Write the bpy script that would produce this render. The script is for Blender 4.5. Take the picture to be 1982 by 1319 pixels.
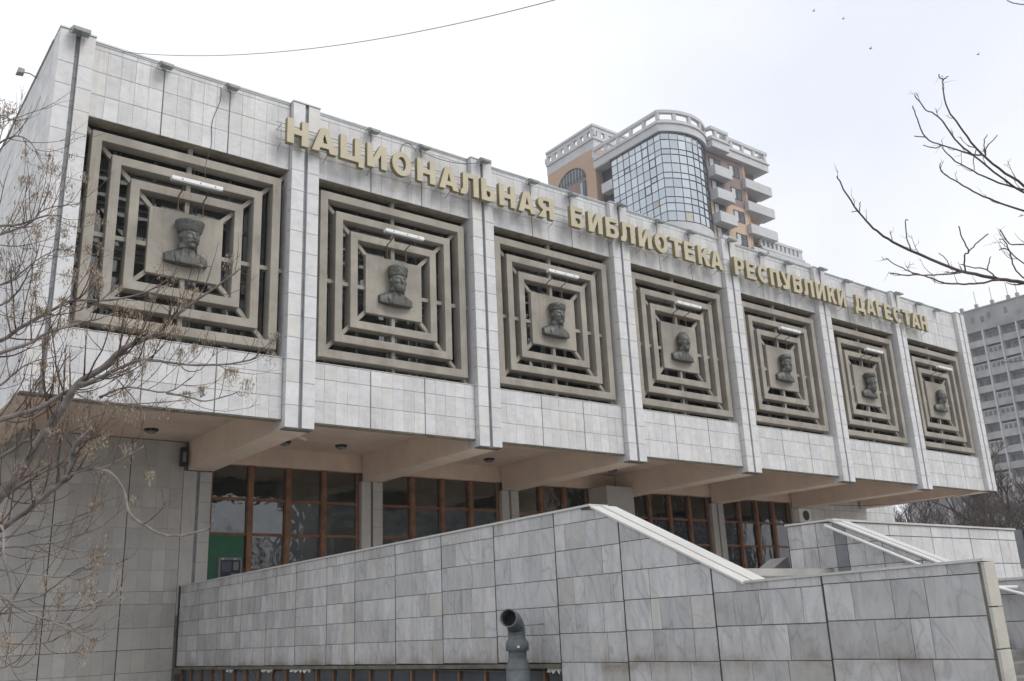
import bpy, bmesh, math, random
import numpy as np
from mathutils import Vector, Matrix

random.seed(7)
R_ = random.Random(11)
for o in list(bpy.data.objects):
    bpy.data.objects.remove(o)
scene = bpy.context.scene
COL = scene.collection

# ------------------------------------------------------------------ camera
CAM = Vector((-3.614, -21.446, 1.7))
AX_R = Vector((0.79191474, -0.60912637, -0.04284989))
AX_U = Vector((-0.1453961, -0.25625095, 0.95561259))
AX_F = Vector((0.59306915, 0.75053349, 0.2914935))
FPX = 1806.725
cd = bpy.data.cameras.new('camera')
cam = bpy.data.objects.new('camera', cd)
COL.objects.link(cam)
M = Matrix.Identity(4)
for k in range(3):
    M[k][0] = AX_R[k]; M[k][1] = AX_U[k]; M[k][2] = -AX_F[k]; M[k][3] = CAM[k]
cam.matrix_world = M
cd.sensor_width = 36.0
cd.lens = FPX / 1982.0 * 36.0
cd.clip_start = 0.05
cd.clip_end = 2000.0
scene.camera = cam
scene.render.resolution_x = 1024
scene.render.resolution_y = 681


def unproj(u, v, depth):
    """point `depth` metres in front of the camera along the sight line of a photo pixel (survey helper)"""
    return CAM + (AX_F + AX_R * ((u - 991.0) / FPX) + AX_U * ((659.5 - v) / FPX)) * depth


# ------------------------------------------------------------------ sky, sun, exposure
SUN_EL, SUN_AZ = math.radians(46), math.radians(158)      # azimuth from +Y clockwise: in front of the facade, a little to the right
world = bpy.data.worlds.new('World')
scene.world = world
world.use_nodes = True
wt = world.node_tree
wt.nodes.clear()
wo = wt.nodes.new('ShaderNodeOutputWorld')
sky = wt.nodes.new('ShaderNodeTexSky')
sky.sky_type = 'NISHITA'
sky.sun_disc = False
sky.sun_elevation = SUN_EL
sky.sun_rotation = SUN_AZ
sky.air_density = 1.5
sky.dust_density = 4.0
hs = wt.nodes.new('ShaderNodeHueSaturation')
hs.inputs['Saturation'].default_value = 0.25
bgA = wt.nodes.new('ShaderNodeBackground')
bgA.inputs[1].default_value = 0.1
tc = wt.nodes.new('ShaderNodeTexCoord')
nz = wt.nodes.new('ShaderNodeTexNoise')
nz.inputs['Scale'].default_value = 1.7
nz.inputs['Detail'].default_value = 5.0
nz.inputs['Roughness'].default_value = 0.5
nz.inputs['Distortion'].default_value = 0.4
cr = wt.nodes.new('ShaderNodeValToRGB')
cr.color_ramp.elements[0].position = 0.30
cr.color_ramp.elements[0].color = (0.78, 0.82, 0.92, 1)
cr.color_ramp.elements[1].position = 0.58
cr.color_ramp.elements[1].color = (0.99, 1.0, 1.03, 1)
bgB = wt.nodes.new('ShaderNodeBackground')
bgB.inputs[1].default_value = 1.0
mx = wt.nodes.new('ShaderNodeMixShader')
mx.inputs[0].default_value = 0.92
wl = wt.links.new
wl(sky.outputs[0], hs.inputs['Color']); wl(hs.outputs[0], bgA.inputs[0])
wl(tc.outputs['Generated'], nz.inputs['Vector']); wl(nz.outputs['Fac'], cr.inputs[0]); wl(cr.outputs[0], bgB.inputs[0])
wl(bgA.outputs[0], mx.inputs[1]); wl(bgB.outputs[0], mx.inputs[2]); wl(mx.outputs[0], wo.inputs[0])

sd = bpy.data.lights.new('sun', 'SUN')
sd.energy = 1.35
sd.angle = math.radians(28)
sd.color = (1.0, 0.965, 0.92)
sun = bpy.data.objects.new('sun', sd)
COL.objects.link(sun)
sdir = Vector((math.sin(SUN_AZ) * math.cos(SUN_EL), math.cos(SUN_AZ) * math.cos(SUN_EL), math.sin(SUN_EL)))
sun.rotation_euler = sdir.to_track_quat('Z', 'Y').to_euler()
sun.location = (0, -30, 40)
vs = scene.view_settings
vs.view_transform = 'Standard'
vs.look = 'None'
vs.exposure = 0.22
vs.gamma = 1.0
vs.use_curve_mapping = False


# ------------------------------------------------------------------ materials
def new_mat(name):
    m = bpy.data.materials.new(name)
    m.use_nodes = True
    nt = m.node_tree
    b = nt.nodes['Principled BSDF']
    return m, nt, b


def N(nt, typ, **kw):
    n = nt.nodes.new(typ)
    for k, v in kw.items():
        if isinstance(k, str) and hasattr(n, k):
            setattr(n, k, v)
    return n


def ramp(nt, fac, stops):
    r = nt.nodes.new('ShaderNodeValToRGB')
    e = r.color_ramp.elements
    while len(e) < len(stops):
        e.new(0.5)
    for el, (p, c) in zip(e, stops):
        el.position = p
        el.color = (c, c, c, 1) if isinstance(c, (int, float)) else (*c, 1)
    nt.links.new(fac, r.inputs[0])
    return r.outputs[0]


def mixc(nt, fac, a, b, blend='MIX'):
    n = nt.nodes.new('ShaderNodeMix')
    n.data_type = 'RGBA'
    n.blend_type = blend
    for sock, val in ((0, fac), (6, a), (7, b)):
        if isinstance(val, (int, float)):
            n.inputs[sock].default_value = val
        elif isinstance(val, tuple):
            n.inputs[sock].default_value = (*val, 1) if len(val) == 3 else val
        else:
            nt.links.new(val, n.inputs[sock])
    return n.outputs[2]


def math_(nt, op, a, b=None):
    n = nt.nodes.new('ShaderNodeMath')
    n.operation = op
    for k, v in enumerate((a, b)):
        if v is None:
            continue
        if isinstance(v, (int, float)):
            n.inputs[k].default_value = v
        else:
            nt.links.new(v, n.inputs[k])
    return n.outputs[0]


def noise(nt, vec, scale, detail=4, rough=0.55, dist=0.0):
    n = nt.nodes.new('ShaderNodeTexNoise')
    n.inputs['Scale'].default_value = scale
    n.inputs['Detail'].default_value = detail
    n.inputs['Roughness'].default_value = rough
    n.inputs['Distortion'].default_value = dist
    if vec is not None:
        nt.links.new(vec, n.inputs['Vector'])
    return n.outputs['Fac']


def vmul(nt, vec, s):
    n = nt.nodes.new('ShaderNodeVectorMath')
    n.operation = 'MULTIPLY'
    nt.links.new(vec, n.inputs[0])
    n.inputs[1].default_value = s
    return n.outputs[0]


def position(nt):
    return nt.nodes.new('ShaderNodeNewGeometry').outputs['Position']


def bump(nt, b, h, strength, dist=0.02):
    n = nt.nodes.new('ShaderNodeBump')
    n.inputs['Strength'].default_value = strength
    n.inputs['Distance'].default_value = dist
    nt.links.new(h, n.inputs['Height'])
    nt.links.new(n.outputs[0], b.inputs['Normal'])


def marble(name, base, vein, warm, rough=0.42, long_amt=0.45, edge_grime=None, vein_amt=0.55, streak=0.35, streak_col=(0.36, 0.31, 0.22), tone=(0.86, 1.04), vscale=1.0, stretch=(0.9, 0.9, 1.5), band=0.0):
    m, nt, b = new_mat(name)
    geo = nt.nodes.new('ShaderNodeNewGeometry')
    oi = nt.nodes.new('ShaderNodeObjectInfo')
    rnd = math_(nt, 'FRACT', math_(nt, 'ADD', math_(nt, 'MULTIPLY', oi.outputs['Random'], 7.31), geo.outputs['Random Per Island']))
    wn = nt.nodes.new('ShaderNodeTexWhiteNoise')
    wn.noise_dimensions = '1D'
    nt.links.new(rnd, wn.inputs['W'])
    off = nt.nodes.new('ShaderNodeVectorMath')
    off.operation = 'SCALE'
    nt.links.new(wn.outputs['Color'], off.inputs[0])
    off.inputs['Scale'].default_value = 40.0
    add = nt.nodes.new('ShaderNodeVectorMath')
    add.operation = 'ADD'
    nt.links.new(geo.outputs['Position'], add.inputs[0])
    nt.links.new(off.outputs[0], add.inputs[1])
    mp = nt.nodes.new('ShaderNodeMapping')
    nt.links.new(add.outputs[0], mp.inputs['Vector'])
    rv = nt.nodes.new('ShaderNodeVectorMath')
    rv.operation = 'MULTIPLY_ADD'
    nt.links.new(wn.outputs['Color'], rv.inputs[0])
    rv.inputs[1].default_value = (1.1, 1.1, 0.6)
    rv.inputs[2].default_value = (0.1, 0.1, 0.2)
    nt.links.new(rv.outputs[0], mp.inputs['Rotation'])
    mp.inputs['Scale'].default_value = stretch
    p = mp.outputs[0]
    # veins: thin folded-noise lines, fine drift and cloudy tone, each slab cut from another part of the block
    n1 = noise(nt, p, 1.6 * vscale, 5, 0.55, 1.1)
    v1 = math_(nt, 'ABSOLUTE', math_(nt, 'SUBTRACT', n1, 0.5))
    veins = ramp(nt, v1, [(0.0, 1.0), (0.02, 0.25), (0.09, 0.0)])
    n2 = noise(nt, vmul(nt, p, (1.5, 1.5, 0.28)), 1.0 * vscale, 2, 0.45, 0.15)
    v2 = math_(nt, 'ABSOLUTE', math_(nt, 'SUBTRACT', n2, 0.52))
    long_v = ramp(nt, v2, [(0.0, 1.0), (0.005, 0.75), (0.014, 0.12), (0.05, 0.0)])
    veins = math_(nt, 'MAXIMUM', math_(nt, 'MULTIPLY', veins, 0.6), math_(nt, 'MULTIPLY', long_v, long_amt))
    cloud = ramp(nt, noise(nt, p, 2.6 * vscale, 6, 0.6, 0.4), [(0.30, 1.0), (0.68, 0.0)])
    fac = math_(nt, 'MULTIPLY', math_(nt, 'ADD', math_(nt, 'MULTIPLY', veins, 0.75), math_(nt, 'MULTIPLY', cloud, 0.55)), vein_amt)
    col = mixc(nt, fac, base, vein)
    sep = nt.nodes.new('ShaderNodeSeparateColor')
    nt.links.new(wn.outputs['Color'], sep.inputs[0])
    wf = ramp(nt, sep.outputs[1], [(0.80, 0.0), (1.0, 0.6)])
    col = mixc(nt, wf, col, warm)
    t = nt.nodes.new('ShaderNodeMapRange')
    nt.links.new(rnd, t.inputs['Value'])
    t.inputs['To Min'].default_value, t.inputs['To Max'].default_value = tone
    tn = nt.nodes.new('ShaderNodeCombineColor')
    for k in range(3):
        nt.links.new(t.outputs[0], tn.inputs[k])
    col = mixc(nt, 1.0, col, tn.outputs[0], 'MULTIPLY')
    # run-off stains: narrow vertical streaks, patchy
    ps = vmul(nt, geo.outputs['Position'], (7.0, 7.0, 0.42))
    st = ramp(nt, noise(nt, ps, 1.0, 4, 0.65), [(0.50, 0.0), (0.78, 1.0)])
    patch = ramp(nt, noise(nt, geo.outputs['Position'], 0.55, 3), [(0.40, 0.0), (0.66, 1.0)])
    sf = math_(nt, 'MULTIPLY', math_(nt, 'MULTIPLY', st, patch), streak)
    col = mixc(nt, sf, col, streak_col)
    grime = ramp(nt, noise(nt, geo.outputs['Position'], 1.3, 7, 0.7), [(0.45, 0.0), (0.80, 0.32)])
    col = mixc(nt, grime, col, (0.30, 0.29, 0.27))
    if edge_grime:      # soil splashed up from the ledge at the wall's foot
        sx = nt.nodes.new('ShaderNodeSeparateXYZ')
        nt.links.new(geo.outputs['Position'], sx.inputs[0])
        zt_ = math_(nt, 'ADD', sx.outputs[2], math_(nt, 'MULTIPLY', sx.outputs[1], 0.0087))
        zn = math_(nt, 'ADD', zt_, math_(nt, 'MULTIPLY', math_(nt, 'SUBTRACT', noise(nt, geo.outputs['Position'], 3.0, 5, 0.7), 0.5), 0.5))
        eg = ramp(nt, math_(nt, 'ABSOLUTE', math_(nt, 'SUBTRACT', zn, edge_grime)), [(0.0, 0.75), (0.13, 0.25), (0.30, 0.0)])
        eg = math_(nt, 'MULTIPLY', eg, ramp(nt, noise(nt, geo.outputs['Position'], 1.1, 3), [(0.38, 0.15), (0.62, 1.0)]))
        col = mixc(nt, eg, col, (0.16, 0.125, 0.085))
    nt.links.new(col, b.inputs['Base Color'])
    rr = ramp(nt, noise(nt, p, 3.0, 3), [(0.3, rough - 0.08), (0.7, rough + 0.14)])
    nt.links.new(rr, b.inputs['Roughness'])
    b.inputs['Specular IOR Level'].default_value = 0.4
    bump(nt, b, noise(nt, p, 25, 3), 0.06, 0.01)
    return m


def plain(name, col, rough=0.7, var=0.12, scale=2.0, metallic=0.0, spec=0.3, streak=0.0, streak_col=(0.1, 0.09, 0.07), bump_s=0.0, bump_scale=40):
    m, nt, b = new_mat(name)
    pos = position(nt)
    n = noise(nt, pos, scale, 6, 0.62)
    dark = tuple(c * (1 - var * 1.6) for c in col)
    lite = tuple(min(1, c * (1 + var)) for c in col)
    c = mixc(nt, ramp(nt, n, [(0.28, 0.0), (0.72, 1.0)]), dark, lite)
    if streak:
        st = ramp(nt, noise(nt, vmul(nt, pos, (8, 8, 0.5)), 1.0, 5, 0.65), [(0.5, 0.0), (0.8, 1.0)])
        pt = ramp(nt, noise(nt, pos, 0.7, 3), [(0.4, 0.0), (0.65, 1.0)])
        c = mixc(nt, math_(nt, 'MULTIPLY', math_(nt, 'MULTIPLY', st, pt), streak), c, streak_col)
    nt.links.new(c, b.inputs['Base Color'])
    b.inputs['Roughness'].default_value = rough
    b.inputs['Metallic'].default_value = metallic
    b.inputs['Specular IOR Level'].default_value = spec
    if bump_s:
        bump(nt, b, noise(nt, pos, bump_scale, 4), bump_s, 0.01)
    return m


def glass(name, tint, refl, rough=0.0, wav=0.0, wscale=2.0, trans=(0.72, 0.74, 0.71), ior=1.5, base_refl=0.0):
    """window pane: a mirror coat by Fresnel over a tinted see-through sheet"""
    m, nt, b = new_mat(name)
    nt.nodes.remove(b)
    out = nt.nodes['Material Output']
    fr = nt.nodes.new('ShaderNodeFresnel')
    fr.inputs[0].default_value = ior
    g = nt.nodes.new('ShaderNodeBsdfGlossy')
    g.inputs['Color'].default_value = (*refl, 1)
    g.inputs['Roughness'].default_value = rough
    t = nt.nodes.new('ShaderNodeBsdfTransparent')
    t.inputs[0].default_value = (*trans, 1)
    mix = nt.nodes.new('ShaderNodeMixShader')
    if wav:
        oi = nt.nodes.new('ShaderNodeObjectInfo')
        ad = nt.nodes.new('ShaderNodeVectorMath')
        ad.operation = 'ADD'
        sc = nt.nodes.new('ShaderNodeCombineXYZ')
        k = math_(nt, 'MULTIPLY', oi.outputs['Random'], 30.0)
        for q in range(3):
            nt.links.new(k, sc.inputs[q])
        nt.links.new(position(nt), ad.inputs[0])
        nt.links.new(sc.outputs[0], ad.inputs[1])
        bn = nt.nodes.new('ShaderNodeBump')
        bn.inputs['Strength'].default_value = 1.0
        bn.inputs['Distance'].default_value = wav
        nt.links.new(noise(nt, ad.outputs[0], wscale, 2, 0.4, 0.6), bn.inputs['Height'])
        nt.links.new(bn.outputs[0], g.inputs['Normal'])
    f = math_(nt, 'MINIMUM', math_(nt, 'ADD', math_(nt, 'MULTIPLY', fr.outputs[0], 1.8 if not base_refl else 1.0), base_refl), 1.0)
    nt.links.new(f, mix.inputs[0])
    nt.links.new(t.outputs[0], mix.inputs[1])
    nt.links.new(g.outputs[0], mix.inputs[2])
    nt.links.new(mix.outputs[0], out.inputs[0])
    return m


MT = {}
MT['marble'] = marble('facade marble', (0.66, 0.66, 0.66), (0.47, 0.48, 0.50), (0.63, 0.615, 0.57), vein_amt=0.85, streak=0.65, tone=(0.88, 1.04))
MT['marble_pil'] = marble('pilaster marble', (0.68, 0.68, 0.685), (0.48, 0.49, 0.51), (0.64, 0.62, 0.56), vein_amt=0.7, streak=0.35, tone=(0.92, 1.03))
MT['marble_wall'] = marble('stair wall marble', (0.60, 0.60, 0.602), (0.24, 0.245, 0.265), (0.57, 0.55, 0.49), long_amt=0.85, edge_grime=1.03, vein_amt=0.62, streak=0.75, streak_col=(0.17, 0.14, 0.10), tone=(0.76, 1.06), vscale=1.1, stretch=(1.5, 1.5, 0.75), rough=0.36)
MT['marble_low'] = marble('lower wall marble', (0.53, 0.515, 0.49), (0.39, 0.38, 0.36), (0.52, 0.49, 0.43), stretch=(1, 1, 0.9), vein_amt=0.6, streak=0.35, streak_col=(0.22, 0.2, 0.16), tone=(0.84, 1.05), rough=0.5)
MT['marble_white'] = marble('coping marble', (0.58, 0.575, 0.555), (0.42, 0.42, 0.40), (0.55, 0.53, 0.47), vein_amt=0.5, streak=0.3, tone=(0.94, 1.03))
MT['marble_cream'] = marble('end slab marble', (0.53, 0.515, 0.465), (0.36, 0.345, 0.30), (0.53, 0.50, 0.43), vein_amt=0.9, streak=0.3, tone=(0.92, 1.04))
MT['marble_dark'] = marble('weathered slab', (0.22, 0.23, 0.245), (0.13, 0.135, 0.15), (0.25, 0.25, 0.25), vein_amt=0.6, tone=(0.9, 1.05))
MT['mortar_pale'] = plain('stained pale grout', (0.33, 0.295, 0.225), 0.9, 0.3, 3)
MT['mortar_mid'] = plain('grey grout', (0.20, 0.19, 0.17), 0.9, 0.3, 3)
MT['mortar'] = plain('joint mortar', (0.16, 0.145, 0.12), 0.9, 0.3, 3)
MT['mortar_dark'] = plain('open joint', (0.06, 0.057, 0.05), 0.95, 0.3, 3)
MT['cap'] = plain('sheet metal cap', (0.42, 0.45, 0.47), 0.45, 0.12, 2, 0.3)
MT['channel'] = plain('grey channel strip', (0.235, 0.25, 0.265), 0.55, 0.25, 3, 0.0, streak=0.5, streak_col=(0.12, 0.12, 0.12))
MT['concrete'] = plain('painted beige concrete', (0.34, 0.314, 0.268), 0.75, 0.18, 1.3, streak=0.7, streak_col=(0.17, 0.13, 0.095), bump_s=0.15)
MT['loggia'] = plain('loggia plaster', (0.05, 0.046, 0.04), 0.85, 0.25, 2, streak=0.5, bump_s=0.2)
MT['bronze'] = plain('weathered bronze', (0.10, 0.104, 0.094), 0.5, 0.35, 5, 0.35, 0.5, streak=0.5, streak_col=(0.19, 0.195, 0.175), bump_s=0.25, bump_scale=60)
MT['letter'] = plain('gold beige letter paint', (0.50, 0.45, 0.325), 0.5, 0.07, 2)
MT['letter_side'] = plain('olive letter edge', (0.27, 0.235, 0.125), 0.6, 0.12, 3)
MT['steel'] = plain('galvanised steel', (0.34, 0.35, 0.36), 0.5, 0.2, 5, 0.4)
MT['rust'] = plain('rusty bracket', (0.16, 0.10, 0.07), 0.8, 0.3, 8)
MT['lampbody'] = plain('lamp housing', (0.30, 0.32, 0.31), 0.5, 0.15, 6, 0.1)
MT['lampglass'] = plain('lamp glass', (0.20, 0.22, 0.22), 0.15, 0.1, 6, 0.0, 0.6)
MT['white'] = plain('white enamel', (0.80, 0.80, 0.79), 0.4, 0.05, 4)
MT['soffit'] = plain('beige soffit paint', (0.72, 0.57, 0.465), 0.75, 0.13, 0.6, streak=0.35, streak_col=(0.42, 0.29, 0.2))
MT['soffit_beam'] = plain('beige beam paint', (0.76, 0.62, 0.51), 0.75, 0.08, 0.8, streak=0.2, streak_col=(0.45, 0.3, 0.2))
MT['wood'] = plain('stained wood frame', (0.225, 0.108, 0.052), 0.5, 0.25, 3, streak=0.3, streak_col=(0.07, 0.04, 0.02))
MT['pane'] = glass('old wavy glass', None, (0.95, 0.97, 1.0), 0.0, 0.0065, 2.6)
MT['pane_up'] = glass('loggia glass', None, (0.9, 0.95, 1.0), 0.0, 0.004, 2.0)
MT['room'] = plain('dim interior', (0.56, 0.53, 0.48), 0.9, 0.2, 1)
MT['curtain'] = plain('white curtain', (0.66, 0.66, 0.64), 0.9, 0.08, 3)
MT['green'] = plain('green panel', (0.012, 0.105, 0.05), 0.4, 0.1, 1.5)
MT['atm'] = plain('atm grey plastic', (0.16, 0.165, 0.18), 0.45, 0.08, 6)
MT['black'] = plain('black plastic', (0.02, 0.02, 0.022), 0.4, 0.2, 5)
MT['screen'] = plain('dark screen', (0.03, 0.04, 0.07), 0.1, 0.1, 5, 0, 0.6)
MT['pvc'] = plain('grey pvc', (0.13, 0.148, 0.16), 0.5, 0.25, 6, 0, 0.4, streak=0.6, streak_col=(0.12, 0.11, 0.1))
MT['asphalt'] = plain('asphalt and paving', (0.29, 0.285, 0.27), 0.9, 0.3, 0.6, bump_s=0.3)
MT['step_stone'] = plain('worn step stone', (0.23, 0.225, 0.215), 0.75, 0.25, 2)
MT['terrace'] = plain('terrace paving', (0.42, 0.41, 0.39), 0.7, 0.2, 1.2)
MT['upframe'] = plain('grey loggia window frame', (0.20, 0.21, 0.22), 0.5, 0.2, 3)
MT['aluminium'] = plain('pale window frame', (0.42, 0.44, 0.46), 0.5, 0.15, 3)
MT['t_glass'] = None
MT['t_white'] = plain('tower pale render', (0.53, 0.535, 0.545), 0.8, 0.07, 0.6, streak=0.15, streak_col=(0.4, 0.4, 0.4))
MT['t_orange'] = plain('tower ochre render', (0.465, 0.335, 0.24), 0.85, 0.06, 0.4)
MT['t_peach'] = plain('tower peach render', (0.54, 0.405, 0.30), 0.85, 0.06, 0.4)
MT['t_brown'] = plain('tower mauve brown render', (0.265, 0.205, 0.188), 0.85, 0.07, 0.4)
MT['t_frame'] = plain('dark mullion', (0.05, 0.062, 0.08), 0.4, 0.1, 3)
MT['p_wall'] = plain('stained grey panel concrete', (0.345, 0.345, 0.35), 0.9, 0.22, 0.35, streak=0.6, streak_col=(0.16, 0.155, 0.15))
MT['p_wall2'] = plain('balcony concrete', (0.40, 0.40, 0.405), 0.9, 0.18, 0.5, streak=0.5, streak_col=(0.2, 0.19, 0.18))
MT['p_fin'] = plain('whitewashed fin', (0.52, 0.52, 0.525), 0.9, 0.1, 0.5)
MT['b_glass'] = plain('hazy block glazing', (0.15, 0.16, 0.18), 0.3, 0.45, 0.8, 0, 0.5)
MT['p_glass'] = plain('dull far glazing', (0.055, 0.065, 0.08), 0.12, 0.3, 1.2, 0, 0.6)
MT['bark'] = plain('grey bark', (0.245, 0.222, 0.205), 0.85, 0.4, 9, bump_s=0.4, bump_scale=60)
MT['twig'] = plain('brown twig', (0.135, 0.088, 0.07), 0.75, 0.5, 5)
MT['twig_dark'] = plain('dark twig', (0.12, 0.097, 0.085), 0.8, 0.35, 8)
MT['seed'] = plain('dry seed wings', (0.345, 0.28, 0.215), 0.8, 0.5, 14)
MT['farbark'] = plain('far bare wood', (0.105, 0.085, 0.075), 0.9, 0.35, 3)
MT['gate'] = plain('dark gate sheet', (0.035, 0.038, 0.042), 0.45, 0.25, 2)
MT['gate2'] = plain('grey gate sheet', (0.10, 0.108, 0.115), 0.5, 0.2, 2)
MT['cable'] = plain('cable', (0.06, 0.06, 0.06), 0.7, 0.1, 5)
MT['roof'] = plain('roofing felt', (0.12, 0.12, 0.12), 0.9, 0.2, 1)


def tower_glass():
    m, nt, b = new_mat('blue mirror glazing')
    oi = nt.nodes.new('ShaderNodeObjectInfo')
    c = mixc(nt, oi.outputs['Random'], (0.41, 0.455, 0.485), (0.53, 0.575, 0.60))
    nt.links.new(c, b.inputs['Base Color'])
    b.inputs['Metallic'].default_value = 0.9
    b.inputs['Roughness'].default_value = 0.08
    return m


MT['t_glass'] = tower_glass()

# ------------------------------------------------------------------ object helpers
WORLD = {}


def reg(o, parent, loc):
    COL.objects.link(o)
    o.location = loc
    if parent is not None:
        o.parent = parent
        o.matrix_parent_inverse = WORLD[parent.name].inverted()
    WORLD[o.name] = Matrix.Translation(loc)
    return o


def tag(o, label=None, cat=None, group=None, kind=None):
    if label: o['label'] = label
    if cat: o['category'] = cat
    if group: o['group'] = group
    if kind: o['kind'] = kind
    return o


def thing(name, loc, label, cat, group=None):
    o = bpy.data.objects.new(name, None)
    o.empty_display_size = 0.3
    reg(o, None, Vector(loc))
    return tag(o, label, cat, group)


class MB:
    """collects simple solids in world coordinates, then becomes ONE mesh object"""
    def __init__(s):
        s.v, s.f, s.mi = [], [], []

    def add(s, vs, fs, mi=0):
        n = len(s.v)
        s.v += [tuple(p) for p in vs]
        s.f += [tuple(i + n for i in f) for f in fs]
        s.mi += [mi] * len(fs)
        return s

    def box(s, x0, x1, y0, y1, z0, z1, mi=0):
        vs = [(x, y, z) for x in (x0, x1) for y in (y0, y1) for z in (z0, z1)]
        return s.add(vs, [(0, 1, 3, 2), (4, 6, 7, 5), (0, 4, 5, 1), (2, 3, 7, 6), (0, 2, 6, 4), (1, 5, 7, 3)], mi)

    def hexa(s, a, b, mi=0):
        """solid between two quads"""
        vs = list(a) + list(b)
        return s.add(vs, [(3, 2, 1, 0), (4, 5, 6, 7), (0, 1, 5, 4), (1, 2, 6, 5), (2, 3, 7, 6), (3, 0, 4, 7)], mi)

    def prism(s, poly, d, mi=0):
        """poly: list of Vector, d: extrusion Vector"""
        n = len(poly)
        vs = [Vector(p) for p in poly] + [Vector(p) + d for p in poly]
        fs = [tuple(range(n))[::-1], tuple(range(n, 2 * n))] + [(i, (i + 1) % n, n + (i + 1) % n, n + i) for i in range(n)]
        return s.add(vs, fs, mi)

    def tube(s, pts, rad, n=8, caps=True, mi=0):
        pts = [Vector(p) for p in pts]
        if not isinstance(rad, (list, tuple)):
            rad = [rad] * len(pts)
        t0 = (pts[1] - pts[0]).normalized()
        u = t0.orthogonal().normalized()
        rings = []
        for i, p in enumerate(pts):
            t = (pts[min(i + 1, len(pts) - 1)] - pts[max(i - 1, 0)])
            t = t.normalized() if t.length > 1e-9 else t0
            u = (u - t * u.dot(t))
            u = u.normalized() if u.length > 1e-6 else t.orthogonal().normalized()
            w = t.cross(u)
            rings.append([p + (u * math.cos(2 * math.pi * k / n) + w * math.sin(2 * math.pi * k / n)) * rad[i] for k in range(n)])
        vs = [q for r in rings for q in r]
        fs = []
        for i in range(len(pts) - 1):
            for k in range(n):
                a, b = i * n + k, i * n + (k + 1) % n
                fs.append((a, b, b + n, a + n))
        if caps:
            fs.append(tuple(range(n))[::-1])
            fs.append(tuple(range((len(pts) - 1) * n, len(pts) * n)))
        return s.add(vs, fs, mi)

    def build(s, name, mat, parent=None, smooth=False, kind=None, bevel=0.0):
        v = np.array(s.v, dtype=float)
        c = Vector(((v.min(0) + v.max(0)) / 2).tolist())
        me = bpy.data.meshes.new(name)
        me.from_pydata((v - np.array(c)).tolist(), [], s.f)
        mats = mat if isinstance(mat, (list, tuple)) else [mat]
        for m in mats:
            me.materials.append(MT[m] if isinstance(m, str) else m)
        if len(mats) > 1:
            me.polygons.foreach_set('material_index', s.mi)
        if smooth:
            me.polygons.foreach_set('use_smooth', [True] * len(s.f))
        me.update()
        o = bpy.data.objects.new(name, me)
        if bevel:
            bv = o.modifiers.new('edge', 'BEVEL')
            bv.width = bevel
            bv.segments = 2
            bv.limit_method = 'ANGLE'
        reg(o, parent, c)
        if kind: o['kind'] = kind
        return o


# slabs: rectangular stone slabs share meshes by size; the nearest `limit` of a set are objects, the rest one joined part
SLAB = {}
THK = 0.022


def slab_mesh(w, h, axis, mat):
    key = (round(w, 3), round(h, 3), axis, mat)
    if key in SLAB:
        return SLAB[key]
    a, b, c, t = w / 2, h / 2, 0.004, THK
    # front face slightly smaller: arrised edge
    front = [(-a + c, -b + c), (a - c, -b + c), (a - c, b - c), (-a + c, b - c)]
    mid = [(-a, -b), (a, -b), (a, b), (-a, b)]
    vs = []
    for (p, q), d in [(x, 0.0) for x in front] + [(x, 0.004) for x in mid] + [(x, t) for x in mid]:
        vs.append((p, d, q) if axis == 'y' else (d, -p, q))
    fs = [(0, 1, 2, 3)]
    for k in range(4):
        n = (k + 1) % 4
        fs.append((4 + k, 4 + n, n, k))
        fs.append((8 + k, 8 + n, 4 + n, 4 + k))
    me = bpy.data.meshes.new('slab')
    me.from_pydata(vs, [], fs)
    me.materials.append(MT[mat])
    me.update()
    SLAB[key] = me
    return me


def lay_slabs(name, slabs, mat, parent, axis, limit=300, rest='remaining_slabs', seed=1):
    """slabs: (centre, w, h[, parent]) with the outer face at the centre"""
    rg = random.Random(seed)
    order = sorted(slabs, key=lambda s: -(s[1] * s[2]) / (Vector(s[0]) - CAM).length_squared)
    mb = MB()
    for i, s in enumerate(order):
        c, w, h = s[:3]
        c = Vector(c)
        par = s[3] if len(s) > 3 else parent
        out = rg.uniform(-0.0025, 0.0025)
        c = c + (Vector((0, out, 0)) if axis == 'y' else Vector((out, 0, 0)))
        me = slab_mesh(w, h, axis, mat)
        if i < limit:
            o = bpy.data.objects.new(name, me)
            reg(o, par, c)
            o.rotation_euler = (rg.gauss(0, 0.0022), 0, rg.gauss(0, 0.0022)) if axis == 'y' else (0, rg.gauss(0, 0.0022), rg.gauss(0, 0.0022))
        else:
            mb.add([Vector(v.co) + c for v in me.vertices], [tuple(p.vertices) for p in me.polygons])
    if mb.v:
        mb.build(rest, mat, parent, kind='stuff')


# ================================================================== GROUND
g = MB()
g.add([(-900, -900, 0), (900, -900, 0), (900, 900, 0), (-900, 900, 0)], [(0, 1, 2, 3)])
tag(g.build('ground', 'asphalt'), 'dark asphalt and paving around the library', kind='structure')

# ================================================================== LIBRARY
S, PW, NB = 6.0, 0.805, 7          # bay spacing, pilaster width, bays
PD = 0.19                          # panel face behind pilaster face
ZT, ZB, ZC = 15.917, 6.667, 6.889  # cap top, pilaster foot, panel foot
OT, OB = 13.83, 8.50               # opening head and sill
XR = NB * S + PW                   # right end
YW = 7.05                          # ground-floor wall
lib = thing('library_building', (21.4, 0, 0), 'long pale marble library raised on a recessed ground floor, seven square bays', 'building')

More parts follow.
